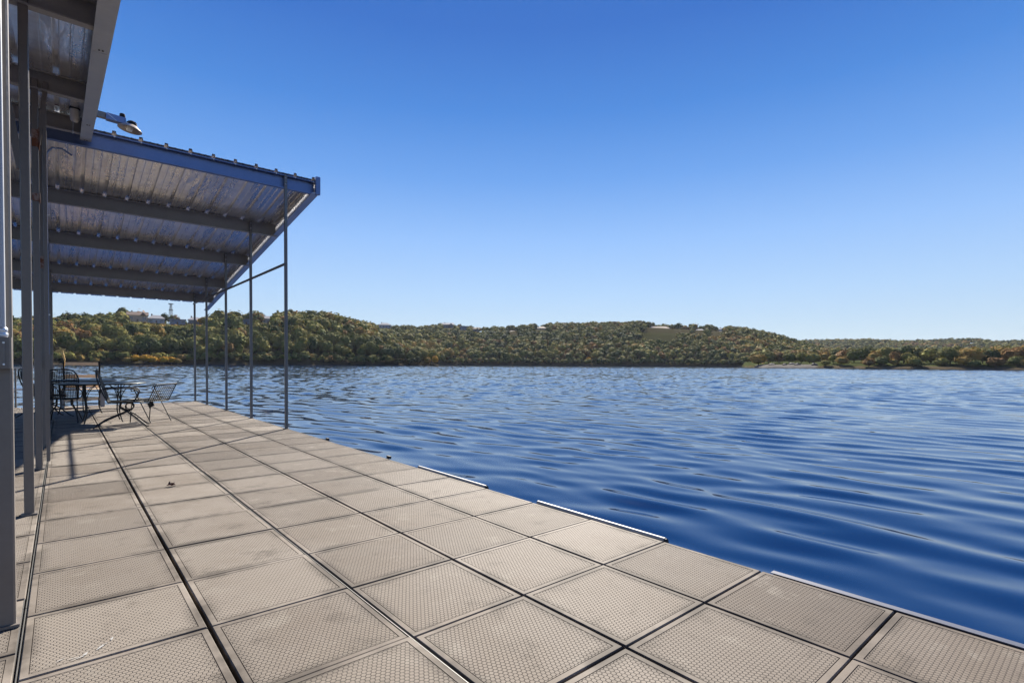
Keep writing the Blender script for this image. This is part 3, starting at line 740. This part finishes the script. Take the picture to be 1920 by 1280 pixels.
HOUSES = [  # azimuth, distance, base height, width, depth, wall height, roof, wall colour, roof colour, label
 (5.12, 470, 30.2, 12, 9, 4.2, 'gable', 'tan', 'brown', 'tan house with brown gabled roof on left end of ridge'),
 (6.5, 472, 30.0, 10, 9, 3.0, 'hip', 'white', 'greyroof', 'white house with pale grey hipped roof beside tan gabled house'),
 (8.1, 468, 29.4, 10, 8, 3.0, 'flat', 'bluegrey', 'greyroof', 'blue-grey flat-roofed house below the pylon'),
 (9.5, 470, 30.2, 9, 8, 2.8, 'hip', 'dark', 'greyroof', 'low dark house with grey roof among trees right of pylon'),
 (13.75, 474, 31.6, 11, 8, 3.4, 'flat', 'bluegrey', 'greyroof', 'small blue-grey house half hidden by ridge trees'),
 (15.68, 474, 33.0, 9, 8, 3.4, 'gable', 'white', 'greyroof', 'small pale gabled house between two tall ridge trees'),
 (26.95, 612, 40.2, 14, 10, 3.8, 'hip', 'bluegrey', 'greyroof', 'blue-grey house at the left end of the mown clearing'),
 (33.57, 610, 41.0, 13, 9, 4.4, 'gable', 'dark', 'greyroof', 'dark grey two-storey house on the middle of far ridge'),
 (35.20, 606, 38.8, 11, 9, 4.6, 'flat', 'bluegrey', 'greyroof', 'boxy slate-blue house right of the dark grey house'),
 (36.55, 606, 37.0, 8, 8, 3.6, 'gable', 'dark', 'brown', 'small dark cabin with brown roof above the hillside'),
 (40.6, 604, 34.4, 12, 8, 2.6, 'hip', 'tan', 'tanroof', 'low house with tan roof just below the ridge'),
 (43.7, 612, 39.6, 12, 8, 2.8, 'hip', 'tan', 'tanroof', 'low tan house tucked between ridge trees'),
 (56.05, 614, 37.9, 25, 10, 3.4, 'hip', 'bluegrey', 'tanroof', 'long house with tan roof above the cleared field'),
 (58.25, 610, 35.9, 17, 9, 3.2, 'flat', 'dark', 'greyroof', 'long dark flat house right of the cleared field'),
 (60.10, 606, 34.6, 11, 8, 3.2, 'hip', 'bluegrey', 'greyroof', 'small slate house among trees on right hillside'),
 (61.62, 600, 31.4, 12, 8, 3.4, 'gable', 'white', 'greyroof', 'white gabled house low on the right hillside'),
 (62.20, 616, 36.4, 6, 6, 3.4, 'hip', 'white', 'white', 'tiny white hut at top of the right hillside')]
HOUSES = [(a, r*1.16, (z-1.67)*1.16+1.67, wd*1.1, *q) if a > 25 else (a, r, z, wd, *q) for (a, r, z, wd, *q) in HOUSES]
def terrain_h(az, r):
    x = r*np.sin(np.radians(az)); y = r*np.cos(np.radians(az))
    nz = hn(x, y, 0.045, 1.3)*1.4+hn(x, y, 0.013, 4)*1.5
    def hill(T, sh, rd, pw, extra):
        H = np.interp(az, T[:, 0], T[:, 1])+extra
        t = np.clip((r-sh)/(rd-sh), 0, 1)
        h = 0.35+H*(1-(1-t)**pw)+nz*np.clip(t*4, 0, 1)
        h = np.where(r > rd, h-np.clip(r-rd, 0, 400)*0.035, h)
        land = np.clip((r-sh)/3.0, -1, 1)
        h = np.where(r < sh, -2.5+2.85*np.clip(1+(r-sh)/4, 0, 1), h)
        return np.where(H < 0.3, np.minimum(h, -0.5+0*h), h)
    shA = 305+6*np.sin(az*0.9)+np.clip(az-18, 0, 20)*1.6
    shB = 452+9*np.sin(az*0.55+1)
    a = np.where(az < 34, hill(TA, shA, 470, 1.55, 1.0), -2.5)
    b = np.where((az > 12), hill(TB, shB, 720, 1.5, 1.2), -2.5)
    b = np.where(az > 76.5, -2.5, b)
    HC = np.interp(az, TC[:, 0], TC[:, 1]); tc = np.clip((r-740)/(1400-740), 0, 1)
    c = np.where((az > 55) & (r > 740), 3+HC*(tc*tc*(3-2*tc))+nz*1.5*tc, -2.5)
    shD = 287+1.5*np.sin(az*1.7)+0.8*np.sin(az*5.3)+np.clip(66.5-az, 0, 4)*22
    td = np.clip((r-shD)/130, 0, 1)
    d = np.where(r < shD, -2.5+2.7*np.clip(1+(r-shD)/4, 0, 1), 0.25+np.where(az<70.8,1.1,1.9)*np.clip((r-shD)/16, 0, 1)**0.8+2.5*td+0.3*hn(x, y, 0.12, 2))
    d = np.where((az > 64.3), d, -2.5)
    h = np.maximum(np.maximum(a, b), np.maximum(c, d))
    for (ha, hr, hz, wd, *_r) in HOUSES:
        hx = hr*math.sin(R(ha)); hy = hr*math.cos(R(ha))
        g = np.exp(-((x-hx)**2+(y-hy)**2)/(2*(wd*0.75)**2))
        h = h+np.clip((hz-0.3)-h, 0, 20)*np.clip(g*1.6, 0, 1)
    return h
def clearing(az, r, h):
    tn = (h-CAMZ)/r
    f1 = (az > 54.2) & (az < 57.9) & (tn > 0.033) & (tn < 0.0575) & (r > 500)
    f2 = (az > 27.4) & (az < 30.6) & (r > 684) & (r < 738)
    f3 = (az > 36.7) & (az < 38.3) & (tn > 0.0495) & (tn < 0.057) & (r > 520)
    return f1, f2, f3
def build_terrain():
    az = np.arange(-34, 125.01, 0.4); rr = np.concatenate([np.arange(276, 330, 2.5), np.arange(330, 770, 8), np.arange(770, 1000, 22), np.arange(1000, 1750, 40)])
    A_, R_ = np.meshgrid(az, rr); Hh = terrain_h(A_, R_)
    X = R_*np.sin(np.radians(A_)); Y = R_*np.cos(np.radians(A_))
    tint = np.empty(A_.shape+(4,)); tint[..., :] = (0.045, 0.040, 0.022, 1)
    f1, f2, f3 = clearing(A_, R_, Hh)
    tint[f1] = (0.036, 0.038, 0.016, 1); tint[f2] = (0.10, 0.12, 0.036, 1); tint[f3] = (0.08, 0.10, 0.036, 1)
    low = (A_ > 64.3) & (R_ < 470)
    tint[low] = (0.048, 0.060, 0.022, 1)
    shD = 287+1.5*np.sin(A_*1.7)+0.8*np.sin(A_*5.3)+np.clip(66.5-A_, 0, 4)*22
    tint[low & (R_ < shD+6)] = (0.10, 0.08, 0.052, 1)
    tint[(A_ > 65.4) & (A_ < 70.6) & (R_ < shD+20)] = (0.15, 0.142, 0.132, 1)
    tint[(A_ < 64.3) & (Hh < 1.2)] = (0.035, 0.03, 0.024, 1)
    n0, n1 = X.shape
    vs = np.stack([X, Y, Hh], -1).reshape(-1, 3)
    i = np.arange(n0-1)[:, None]*n1+np.arange(n1-1)[None, :]
    F = np.stack([i, i+1, i+n1+1, i+n1], -1).reshape(-1, 4)
    keep = (Hh.ravel()[F].max(1) > -2.4); F = F[keep]
    me = bpy.data.meshes.new('terrain'); me.from_pydata(vs.tolist(), [], F[:, ::-1].tolist()); me.update()
    ca = me.attributes.new('tint', 'FLOAT_COLOR', 'POINT'); ca.data.foreach_set('color', tint.reshape(-1).astype(np.float32))
    me.polygons.foreach_set('use_smooth', np.ones(len(me.polygons), bool)); me.materials.append(M['land'])
    o = bpy.data.objects.new('terrain', me); COL.objects.link(o)
    tag(o, 'wooded hills and low grassy shore across the lake', kind='structure')
build_terrain()

# ------------------------------------------------------------------ trees
def crown_template(seed, n, lobes=7, flat=0.85, qs=0.30):
    g = np.random.default_rng(seed)
    L = []
    for i in range(lobes):
        a = 2*math.pi*i/lobes+g.uniform(-.5, .5); rr = g.uniform(0.28, 0.5); z = g.uniform(-0.3, 0.25)
        L.append((rr*math.cos(a), rr*math.sin(a), z, g.uniform(0.34, 0.52)))
    for i in range(3): L.append((g.uniform(-.25, .25), g.uniform(-.25, .25), g.uniform(0.25, 0.55), g.uniform(0.34, 0.48)))
    L = np.array(L); wts = L[:, 3]**2; wts /= wts.sum()
    idx = g.choice(len(L), n, p=wts)
    d = g.normal(size=(n, 3)); d[:, 2] = d[:, 2]*0.9+0.25; d /= np.linalg.norm(d, axis=1)[:, None]
    P = L[idx, :3]+d*(L[idx, 3]*g.uniform(0.78, 1.1, n))[:, None]; P[:, 2] *= flat
    cd_ = P/np.linalg.norm(P, axis=1)[:, None]; nn = d*0.35+cd_*0.9+np.array([0, 0, 0.1])+g.normal(size=(n, 3))*0.2; nn /= np.linalg.norm(nn, axis=1)[:, None]
    t = np.cross(nn, g.normal(size=(n, 3))); t /= np.linalg.norm(t, axis=1)[:, None]; b = np.cross(nn, t)
    s = qs*g.uniform(0.6, 1.25, n)[:, None]; s2 = s*g.uniform(0.6, 1.0, n)[:, None]
    V = np.stack([P-t*s*0.5-b*s2*0.2, P+t*s*0.1-b*s2*0.55, P+t*s*0.55+b*s2*0.15, P-t*s*0.1+b*s2*0.5], 1)   # (n,4,3)
    # leafy core that keeps the light from falling straight through the crown
    C = []
    for ax_ in range(3):
        for sg in (-1, 1):
            for (i, j) in ((-1, -1), (-1, 0), (0, -1), (0, 0)):
                q = []
                for (a, b2) in ((i, j), (i+1, j), (i+1, j+1), (i, j+1)):
                    w_ = np.zeros(3); w_[ax_] = sg; w_[(ax_+1) % 3] = a; w_[(ax_+2) % 3] = b2; w_ /= np.linalg.norm(w_)
                    q.append(w_*(0.66+0.10*math.sin(5*w_[0]+seed)+0.08*math.sin(7*w_[1]+3*w_[2]+seed)))
                C.append(q)
    C = np.array(C); C[..., 2] *= flat
    return np.concatenate([V, C], 0)
PAL = np.array([(0.047, 0.066, 0.026), (0.118, 0.124, 0.036), (0.205, 0.184, 0.047), (0.200, 0.108, 0.038), (0.27, 0.175, 0.046), (0.50, 0.28, 0.03)])
SPN = ['dark green', 'olive green', 'yellow green', 'rust brown', 'golden brown', 'bright golden']
def raw_mesh(name, verts, tint):
    n = len(verts)//4; me = bpy.data.meshes.new(name)
    me.vertices.add(len(verts)); me.vertices.foreach_set('co', np.ascontiguousarray(verts, dtype=np.float32).ravel())
    me.loops.add(n*4); me.loops.foreach_set('vertex_index', np.arange(n*4, dtype=np.int32))
    me.polygons.add(n); me.polygons.foreach_set('loop_start', np.arange(n, dtype=np.int32)*4)
    ca = me.attributes.new('tint', 'FLOAT_COLOR', 'FACE'); ca.data.foreach_set('color', np.ascontiguousarray(tint, dtype=np.float32).ravel())
    me.update(calc_edges=True); me.materials.append(M['foliage']); return me
def tint_of(base, n, g):
    c = np.ones((n, 4)); f = g.uniform(0.78, 1.22, (n, 1)); c[:, :3] = np.array(base)*f*g.uniform(0.9, 1.1, (n, 3)); return c
TRUNKS = []
for k in range(3):
    m = MB(); rr_ = random.Random(k)
    m.tube([(0, 0, -0.3), (0.01, 0, 0.15), (rr_.uniform(-.03, .03), rr_.uniform(-.03, .03), 0.4), (rr_.uniform(-.05, .05), rr_.uniform(-.05, .05), 0.72)], [0.032, 0.024, 0.019, 0.007], 6)
    for q in range(4):
        a = q*1.6+rr_.random(); z0 = rr_.uniform(0.28, 0.5); m.tube([(0, 0, z0), (0.13*math.cos(a), 0.13*math.sin(a), z0+0.1), (0.26*math.cos(a), 0.26*math.sin(a), z0+0.25)], [0.013, 0.009, 0.003], 5)
    me = bpy.data.meshes.new('trunk'); me.from_pydata(m.v, [], m.f); me.update(); me.materials.append(M['bark']); TRUNKS.append(me)
CROWN = {}
for sp in range(6):
    for k in range(3):
        g = np.random.default_rng(100+sp*10+k)
        V = crown_template(200+sp*7+k, 420, 8, 0.82, 0.20)*np.array([0.48, 0.48, 0.52]); V = V.reshape(-1, 3)+np.array([0, 0, 0.52])
        CROWN[sp, k] = raw_mesh('crown', V, tint_of(PAL[sp], 444, g))
tree_count = [0]
def tree(sp, loc, ht, wide, label, group, rz=0.0, k=None):
    k = rng.randrange(3) if k is None else k
    t = thing('broadleaf_tree', label, 'tree', loc, rz, group); t.scale = (ht*wide, ht*wide, ht)
    for nm, me in (('trunk', TRUNKS[k]), ('crown', CROWN[sp, k])):
        o = bpy.data.objects.new(nm, me); COL.objects.link(o); o.parent = t
    tree_count[0] += 1
    return t

def scatter():
    g = np.random.default_rng(42); pts = []
    def region(a0, a1, r0, r1, sp):
        r = r0
        while r < r1:
            st = math.degrees(sp/r); n = int((a1-a0)/st)
            az = a0+(np.arange(n)+g.uniform(-.4, .4, n))*st; rr = r+g.uniform(-.42, .42, n)*sp
            pts.append(np.stack([az, rr], 1)); r += sp*0.92
    region(-22, 33.6, 306, 500, 6.9); region(13, 76, 448, 765, 6.2); CNT[0] = len(pts); region(-22, 33.6, 306, 330, 3.3); region(30, 66, 448, 470, 3.6); CNT[1] = len(pts); region(60, 100, 790, 1440, 12.5); region(64, 100, 400, 640, 8.0)
    nb0 = sum(len(q) for q in pts[:CNT[0]]); nb1 = sum(len(q) for q in pts[:CNT[1]])
    return np.concatenate(pts), g, nb0, nb1
CNT = [0, 0]
pts, g, NB0, NB1 = scatter()
az, rr = pts[:, 0], pts[:, 1]; hh = terrain_h(az, rr)
ok = hh > 0.5
f1, f2, f3 = clearing(az, rr, hh); ok &= ~(f1 | f2 | f3)
shDp = 287+1.5*np.sin(az*1.7)+0.8*np.sin(az*5.3)+np.clip(66.5-az, 0, 4)*22
ok &= ~((az > 64.4) & (rr < 400) & (hh < 5.2))
inA = (az < 34) & (rr < 520)
ht = g.uniform(6.6, 12.0, len(az)); ht = np.where(~inA, ht*0.84, ht); ht = np.where((rr > 780), g.uniform(9, 13, len(az)), ht)
shl = np.where(az < 33, 305+6*np.sin(az*0.9)+np.clip(az-18, 0, 20)*1.6, 452+9*np.sin(az*0.55+1)); bank = (rr-shl < 9) & (az < 66) & (rr < 480)
ht = np.where(bank, g.uniform(3.0, 6.0, len(az)), ht); ok &= ~((~bank) & (pts[:, 0] > -90) & (np.arange(len(az)) >= NB0) & (np.arange(len(az)) < NB1))
ridge = ((rr > 462) & inA) | ((rr > 708) & (rr < 780) & ~inA)
ht = np.where(ridge, ht*g.uniform(0.6, 1.2, len(az)), ht)
# keep house fronts open
for (ha, hr, hz, wd, dp, wh, *_r) in HOUSES:
    hwid = np.degrees(wd*0.62/hr)
    near = (np.abs(az-ha) < hwid*1.05) & (np.abs(rr-hr) < dp*0.5+3); ok &= ~near
    fr = (np.abs(az-ha) < hwid) & (rr < hr) & (rr > hr-170)
    lim = (hz+wh*0.25-CAMZ)/hr*rr+CAMZ-hh
    ht = np.where(fr & (ht > lim), np.maximum(lim*0.97, 0.1), ht)
ok &= ht > 2.2
# cull what the ground in front hides
aq = np.round(az/0.4).astype(int)
rs = np.arange(300, 1450, 10.0)
ua = np.unique(aq); prof = {}
for q in ua:
    hq = terrain_h(np.full(rs.shape, q*0.4), rs); prof[q] = np.maximum.accumulate((hq-CAMZ)/rs)
mx = np.array([prof[q][max(0, min(len(rs)-1, int((r-12-300)/10)))] for q, r in zip(aq, rr)])
ok &= (hh+ht*1.05-CAMZ)/rr > mx-0.002
az, rr, hh, ht = az[ok], rr[ok], hh[ok], ht[ok]
xx, yy = rr*np.sin(np.radians(az)), rr*np.cos(np.radians(az))
cl = hn(xx, yy, 0.03, 9)+hn(xx, yy, 0.011, 3)*0.7
uu = np.clip(0.5+0.28*cl+g.normal(0, 0.24, len(az)), 0, 0.9999)
spc = np.searchsorted(np.array([0.17, 0.54, 0.83, 0.915, 1.01]), uu)
sz = ht/rr
cand = np.argsort(-sz*np.where((hh < 14) & (rr < 500) & (az > -4), 1.0, 0.01))[:240]
ind = np.zeros(len(az), bool); ind[cand] = True
LOWL = {'A': 'on the near wooded hill', 'B': 'at the far hill foot'}
for i in cand:
    s = int(spc[i]); side = 'A' if (az[i] < 33.5 and rr[i] < 400) else 'B'
    wf = g.uniform(0.82, 1.22); size = 'low' if ht[i] < 5.2 else ('medium-height' if ht[i] < 9 else 'tall')
    shp = 'narrow' if wf < 0.95 else ('broad' if wf > 1.09 else 'round')
    tree(s, (xx[i], yy[i], hh[i]-0.1), ht[i], wf, '%s %s %s-crowned tree %s%s' % (size, SPN[s], shp, 'by the water ' if hh[i] < 3.0 else '', LOWL[side]), 'trees along the foot of the wooded hills', g.uniform(0, 6.28))
rest = np.where(~ind)[0]
TEMPL = [crown_template(500+k, 60, 6, 0.85, 0.40) for k in range(10)]
Vs = []; Ts = []
for i in rest:
    T = TEMPL[int(g.integers(10))]; a = g.uniform(0, 6.28); c_, s_ = math.cos(a), math.sin(a)
    wd = ht[i]*0.47*g.uniform(0.85, 1.25)
    X = (T[..., 0]*c_-T[..., 1]*s_)*wd; Y = (T[..., 0]*s_+T[..., 1]*c_)*wd; Z = T[..., 2]*ht[i]*0.47+ht[i]*0.54
    Vs.append(np.stack([X+xx[i], Y+yy[i], Z+hh[i]], -1).reshape(-1, 3)); Ts.append(tint_of(PAL[int(spc[i])]*g.uniform(0.75, 1.25), 102-18, g))
wood = bpy.data.objects.new('woodland', raw_mesh('woodland', np.concatenate(Vs), np.concatenate(Ts))); COL.objects.link(wood)
tag(wood, 'dense autumn woodland of olive, green and rust crowns covering the hills', 'woodland', kind='stuff')
print('woodland trees', len(rest))

def at(a, r, dz=-0.1):
    h = float(terrain_h(np.array([a]), np.array([float(r)]))[0]); return (r*math.sin(R(a)), r*math.cos(R(a)), h+dz)
# single trees standing up on the near ridge
for (a, r, hgt, wd, s) in ((1.55, 474, 11.5, 1.1, 0), (2.55, 472, 11, 0.95, 0), (4.0, 474, 12.5, 0.95, 0), (7.1, 476, 9.5, 0.8, 0), (7.9, 480, 11.5, 0.9, 3), (12.2, 476, 10.5, 1.0, 0), (12.9, 478, 11.0, 0.75, 0), (15.0, 478, 10.5, 0.9, 0), (17.3, 474, 10, 1.1, 0)):
    tree(s, at(a, r), hgt, wd, '%s tree standing tall above the near ridge line' % SPN[s], 'tall trees on the near ridge', rng.uniform(0, 6))
# golden bushes on the left point
for (a, r, hgt, wd) in ((2.2, 303, 3.4, 1.0), (4.35, 301, 3.8, 1.3), (4.9, 302, 4.4, 1.2), (5.6, 301, 4.6, 1.5), (6.15, 300, 4.2, 1.5), (7.0, 301, 4.4, 1.4), (7.6, 302, 4.0, 1.3), (8.1, 302, 3.4, 1.5)):
    p = at(a, r); tree(5 if hgt > 3.9 else 4, (p[0], p[1], max(p[2], 0.25)), hgt, wd, 'golden autumn bush at the waterline of left shore', 'golden bushes on the left shore', rng.uniform(0, 6))
for (a, r, hgt, s) in ((32.2, 330, 6.2, 5), (31.4, 333, 5.5, 4), (48.8, 462, 6.0, 5), (49.9, 462, 5.0, 5)):
    p = at(a, r); tree(s, (p[0], p[1], max(p[2], 0.2)), hgt, 1.0, ('golden tree at the tip of the near wooded hill' if a < 40 else 'golden tree on the dark shoreline of the far hill'), 'golden shoreline trees', rng.uniform(0, 6))
# row of trees on the low grassy shore
low = [(65.6, 318, 8.5, 1.2, 4), (66.5, 330, 8.8, 1.1, 1), (67.4, 334, 9.0, 1.0, 3), (68.3, 332, 8.5, 1.1, 1), (69.3, 330, 9.5, 1.0, 2), (70.3, 326, 8.8, 1.1, 2), (71.2, 330, 8.0, 1.0, 4), (71.9, 300, 6.0, 0.9, 2), (72.7, 322, 10.0, 1.1, 3),
       (73.5, 318, 9.2, 1.0, 1), (74.3, 320, 11.0, 1.1, 1), (75.05, 300, 9.0, 0.95, 4), (75.9, 318, 10.6, 1.1, 2), (76.6, 300, 7.6, 0.9, 3), (77.2, 310, 11.2, 1.15, 0), (77.45, 299, 7.6, 1.0, 2), (78.3, 318, 9.6, 1.0, 0), (79.0, 306, 9.6, 1.1, 2),
       (79.8, 318, 9.0, 1.0, 4), (80.3, 300, 9.4, 1.1, 1), (81.0, 312, 9.6, 1.0, 4), (81.6, 300, 10.2, 1.15, 4), (82.3, 316, 10.0, 1.0, 2), (82.8, 302, 8.6, 1.0, 0), (83.4, 312, 10.0, 1.1, 4), (84.1, 303, 9.4, 1.1, 3), (84.8, 310, 10.2, 1.1, 4), (85.5, 303, 9.6, 1.0, 0), (86.3, 310, 9.6, 1.1, 4), (87.3, 305, 9.5, 1.0, 1), (88.3, 308, 9.5, 1.1, 2),
       *[(71.3+1.07*q+0.25*math.sin(q*2.3), 293+1.5*math.sin(q*1.7), 4.2+1.9*abs(math.sin(q*1.9)), 1.35, (2, 4, 1, 3, 1, 4, 2, 0)[q % 8]) for q in range(17) if q not in (2, 7)], (72.3, 345, 9.5, 1.1, 0), (76.2, 345, 10, 1.1, 3), (80.0, 345, 10, 1.1, 1), (83.8, 345, 10.5, 1.1, 2), (70.0, 350, 9.5, 1.1, 3), (78.5, 348, 10, 1.1, 4), (86.0, 345, 10, 1.1, 3)]
for (a, r, hgt, wd, s) in low:
    tree(s, at(a, r, -0.14*hgt), hgt*0.98, wd*1.1, '%s %s %s tree %s' % ('short' if hgt < 6.2 else ('mid-height' if hgt < 9.5 else 'tall'), 'broad' if wd > 1.05 else 'slim', SPN[s], "at the water's edge of the low grassy bank" if r < 297 else ('in the back row of the low grassy bank' if r > 325 else 'standing on the low grassy bank across the lake')), 'trees along the low grassy bank', rng.uniform(0, 6))

# ------------------------------------------------------------------ houses on the ridges
HC_ = {'tan': (0.42, 0.33, 0.24), 'white': (0.36, 0.36, 0.355), 'bluegrey': (0.16, 0.19, 0.25), 'dark': (0.09, 0.09, 0.10), 'brown': (0.13, 0.085, 0.06), 'greyroof': (0.24, 0.24, 0.25), 'tanroof': (0.38, 0.29, 0.2)}
HM = {k: simple('house_'+k, v, 0.8, 0, 0.12, 1.5) for k, v in HC_.items()}
N = NT('window_glass'); N.set(**{'Base Color': (0.03, 0.04, 0.06), 'Roughness': 0.08, 'Metallic': 0.0, 'Specular IOR Level': 0.8}); M['glass'] = N.m
for (ha, hr, hz, wd, dp, wh, kind, wc, rc, lab) in HOUSES:
    wh = wh*1.2
    t = thing('lake_house', lab, 'house', (hr*math.sin(R(ha)), hr*math.cos(R(ha)), hz-0.4), -R(ha))
    m = MB(); m.box((0, 0, wh/2-0.9), (wd, dp, wh+1.8)); wl = m.build('wall', HM[wc], t)
    ov = 0.6; x, y = wd/2+ov, dp/2+ov; rh = dp*0.30
    m = MB()
    if kind == 'gable':
        m.add([(-x, -y, wh), (x, -y, wh), (x, y, wh), (-x, y, wh), (-x, 0, wh+rh), (x, 0, wh+rh)], [(0, 1, 5, 4), (2, 3, 4, 5), (3, 0, 4), (1, 2, 5), (3, 2, 1, 0)])
        m.add([(wd*0.12, -y-1.0, wh), (wd*0.42, -y-1.0, wh), (wd*0.27, -y-1.0, wh+rh*0.8), (wd*0.12, 0, wh), (wd*0.42, 0, wh), (wd*0.27, 0, wh+rh*0.8)], [(0, 1, 2), (0, 2, 5, 3), (1, 4, 5, 2), (0, 3, 4, 1)])
    elif kind == 'hip':
        k = min(x*0.6, y); m.add([(-x, -y, wh), (x, -y, wh), (x, y, wh), (-x, y, wh), (-x+k, 0, wh+rh), (x-k, 0, wh+rh)], [(0, 1, 5, 4), (2, 3, 4, 5), (3, 0, 4), (1, 2, 5), (3, 2, 1, 0)])
    else: m.box((0, 0, wh+0.25), (2*x, 2*y, 0.5))
    rf = m.build('roof', HM[rc], t)
    m = MB(); m.box((-wd*0.28, dp*0.12, wh+rh*0.8), (0.9, 0.9, rh*1.1)); m.build('chimney', HM['brown'], rf)
    nw = max(3, int(wd/3.2))
    for k in range(nw):
        wx = -wd/2+wd*(k+0.5)/nw
        if k == nw//2:
            m = MB(); m.box((wx, -dp/2-0.04, 1.05), (1.1, 0.08, 2.1)); m.build('door', HM['brown'], t)
        else:
            m = MB(); m.box((wx, -dp/2-0.03, wh*0.55), (wd/nw*0.62, 0.06, wh*0.46)); f_ = m.build('window', HM['white'], t)
            m = MB(); m.box((wx, -dp/2-0.065, wh*0.55), (wd/nw*0.52, 0.03, wh*0.38)); m.build('pane', M['glass'], f_)
    m = MB(); m.box((0, -dp/2-1.3, -0.05), (wd*0.8, 2.5, 0.18)); m.build('deck', HM['brown'], t)

# lattice pylon behind the ridge
p0 = (700*math.sin(R(7.6)), 700*math.cos(R(7.6)), 22.0)
py = thing('lattice_pylon', 'slim steel lattice pylon rising behind the ridge houses', 'pylon', p0, R(20))
def pw_(z): return 3.2*(1-z/44.0)+0.55
for (sx, sy) in ((-1, -1), (1, -1), (1, 1), (-1, 1)):
    m = MB(); m.bar((sx*pw_(0), sy*pw_(0), 0), (sx*pw_(44), sy*pw_(44), 44.4), 0.22, 0.22); m.build('tower_leg', M['steel'], py)
m = MB(); z = 0.0
while z < 43:
    z2 = min(z+4*(1-z/60), 44)
    for (a_, b_) in (((-1, -1), (1, -1)), ((1, -1), (1, 1)), ((1, 1), (-1, 1)), ((-1, 1), (-1, -1))):
        m.bar((a_[0]*pw_(z), a_[1]*pw_(z), z), (b_[0]*pw_(z2), b_[1]*pw_(z2), z2), 0.12, 0.12); m.bar((b_[0]*pw_(z), b_[1]*pw_(z), z), (a_[0]*pw_(z2), a_[1]*pw_(z2), z2), 0.12, 0.12)
    z = z2
m.build('cross_bracing', M['steel'], py)
for (zz, L_) in ((43.6, 2.4), (37.0, 1.9)):
    m = MB(); m.box((0, 0, zz), (L_*2, 1.6, 0.9)); m.build('antenna_platform', M['steel'], py)

# boulders and driftwood on the gravel spit
def rock(name, loc, s, label, cat):
    g2 = random.Random(str(loc)); m = MB(); n = 9
    prof = [(0.02, 0.95), (0.45, 0.85), (0.8, 0.5), (1.0, 0.1), (0.95, -0.4)]
    m.lathe(prof, (0, 0, 0), n); m.v = [(x*s[0]*(1+g2.uniform(-.2, .2)), y*s[1]*(1+g2.uniform(-.2, .2)), z*s[2]*(1+g2.uniform(-.2, .2))) for x, y, z in m.v]
    m.sm = [False]*len(m.sm); o = m.build(name, M['rock'], None); o.location = loc; tag(o, label, cat, 'dark boulders on the gravel spit'); return o
M['rock'] = simple('dark_rock', (0.06, 0.055, 0.05), 0.9, 0, 0.4, 1.0)
for (a, r, s) in ((66.8, 306, (2.6, 1.6, 0.8)), (67.9, 302, (2.2, 1.2, 0.7)), (69.0, 300, (2.8, 1.4, 0.9)), (70.4, 298, (2.4, 1.4, 1.0)), (68.5, 308, (3.0, 1.5, 0.8))):
    rock('boulder', at(a, r, 0.1), s, 'dark boulder lying on the pale gravel spit', 'boulder')

# ------------------------------------------------------------------ thin autumn haze over the lake
m = MB(); m.box((600, 700, 47.0), (3200, 2600, 98.0))
hz_ = m.build('haze', None, None)
hm = bpy.data.materials.new('haze_air'); hm.use_nodes = True; ht_ = hm.node_tree; ht_.nodes.clear()
pv = ht_.nodes.new('ShaderNodeVolumePrincipled'); pv.inputs['Color'].default_value = (0.80, 0.88, 1.0, 1); pv.inputs['Density'].default_value = 0.00005; pv.inputs['Anisotropy'].default_value = 0.1
mo_ = ht_.nodes.new('ShaderNodeOutputMaterial'); ht_.links.new(pv.outputs[0], mo_.inputs['Volume'])
hz_.data.materials.append(hm); tag(hz_, kind='stuff')
scene.cycles.volume_max_steps = 64
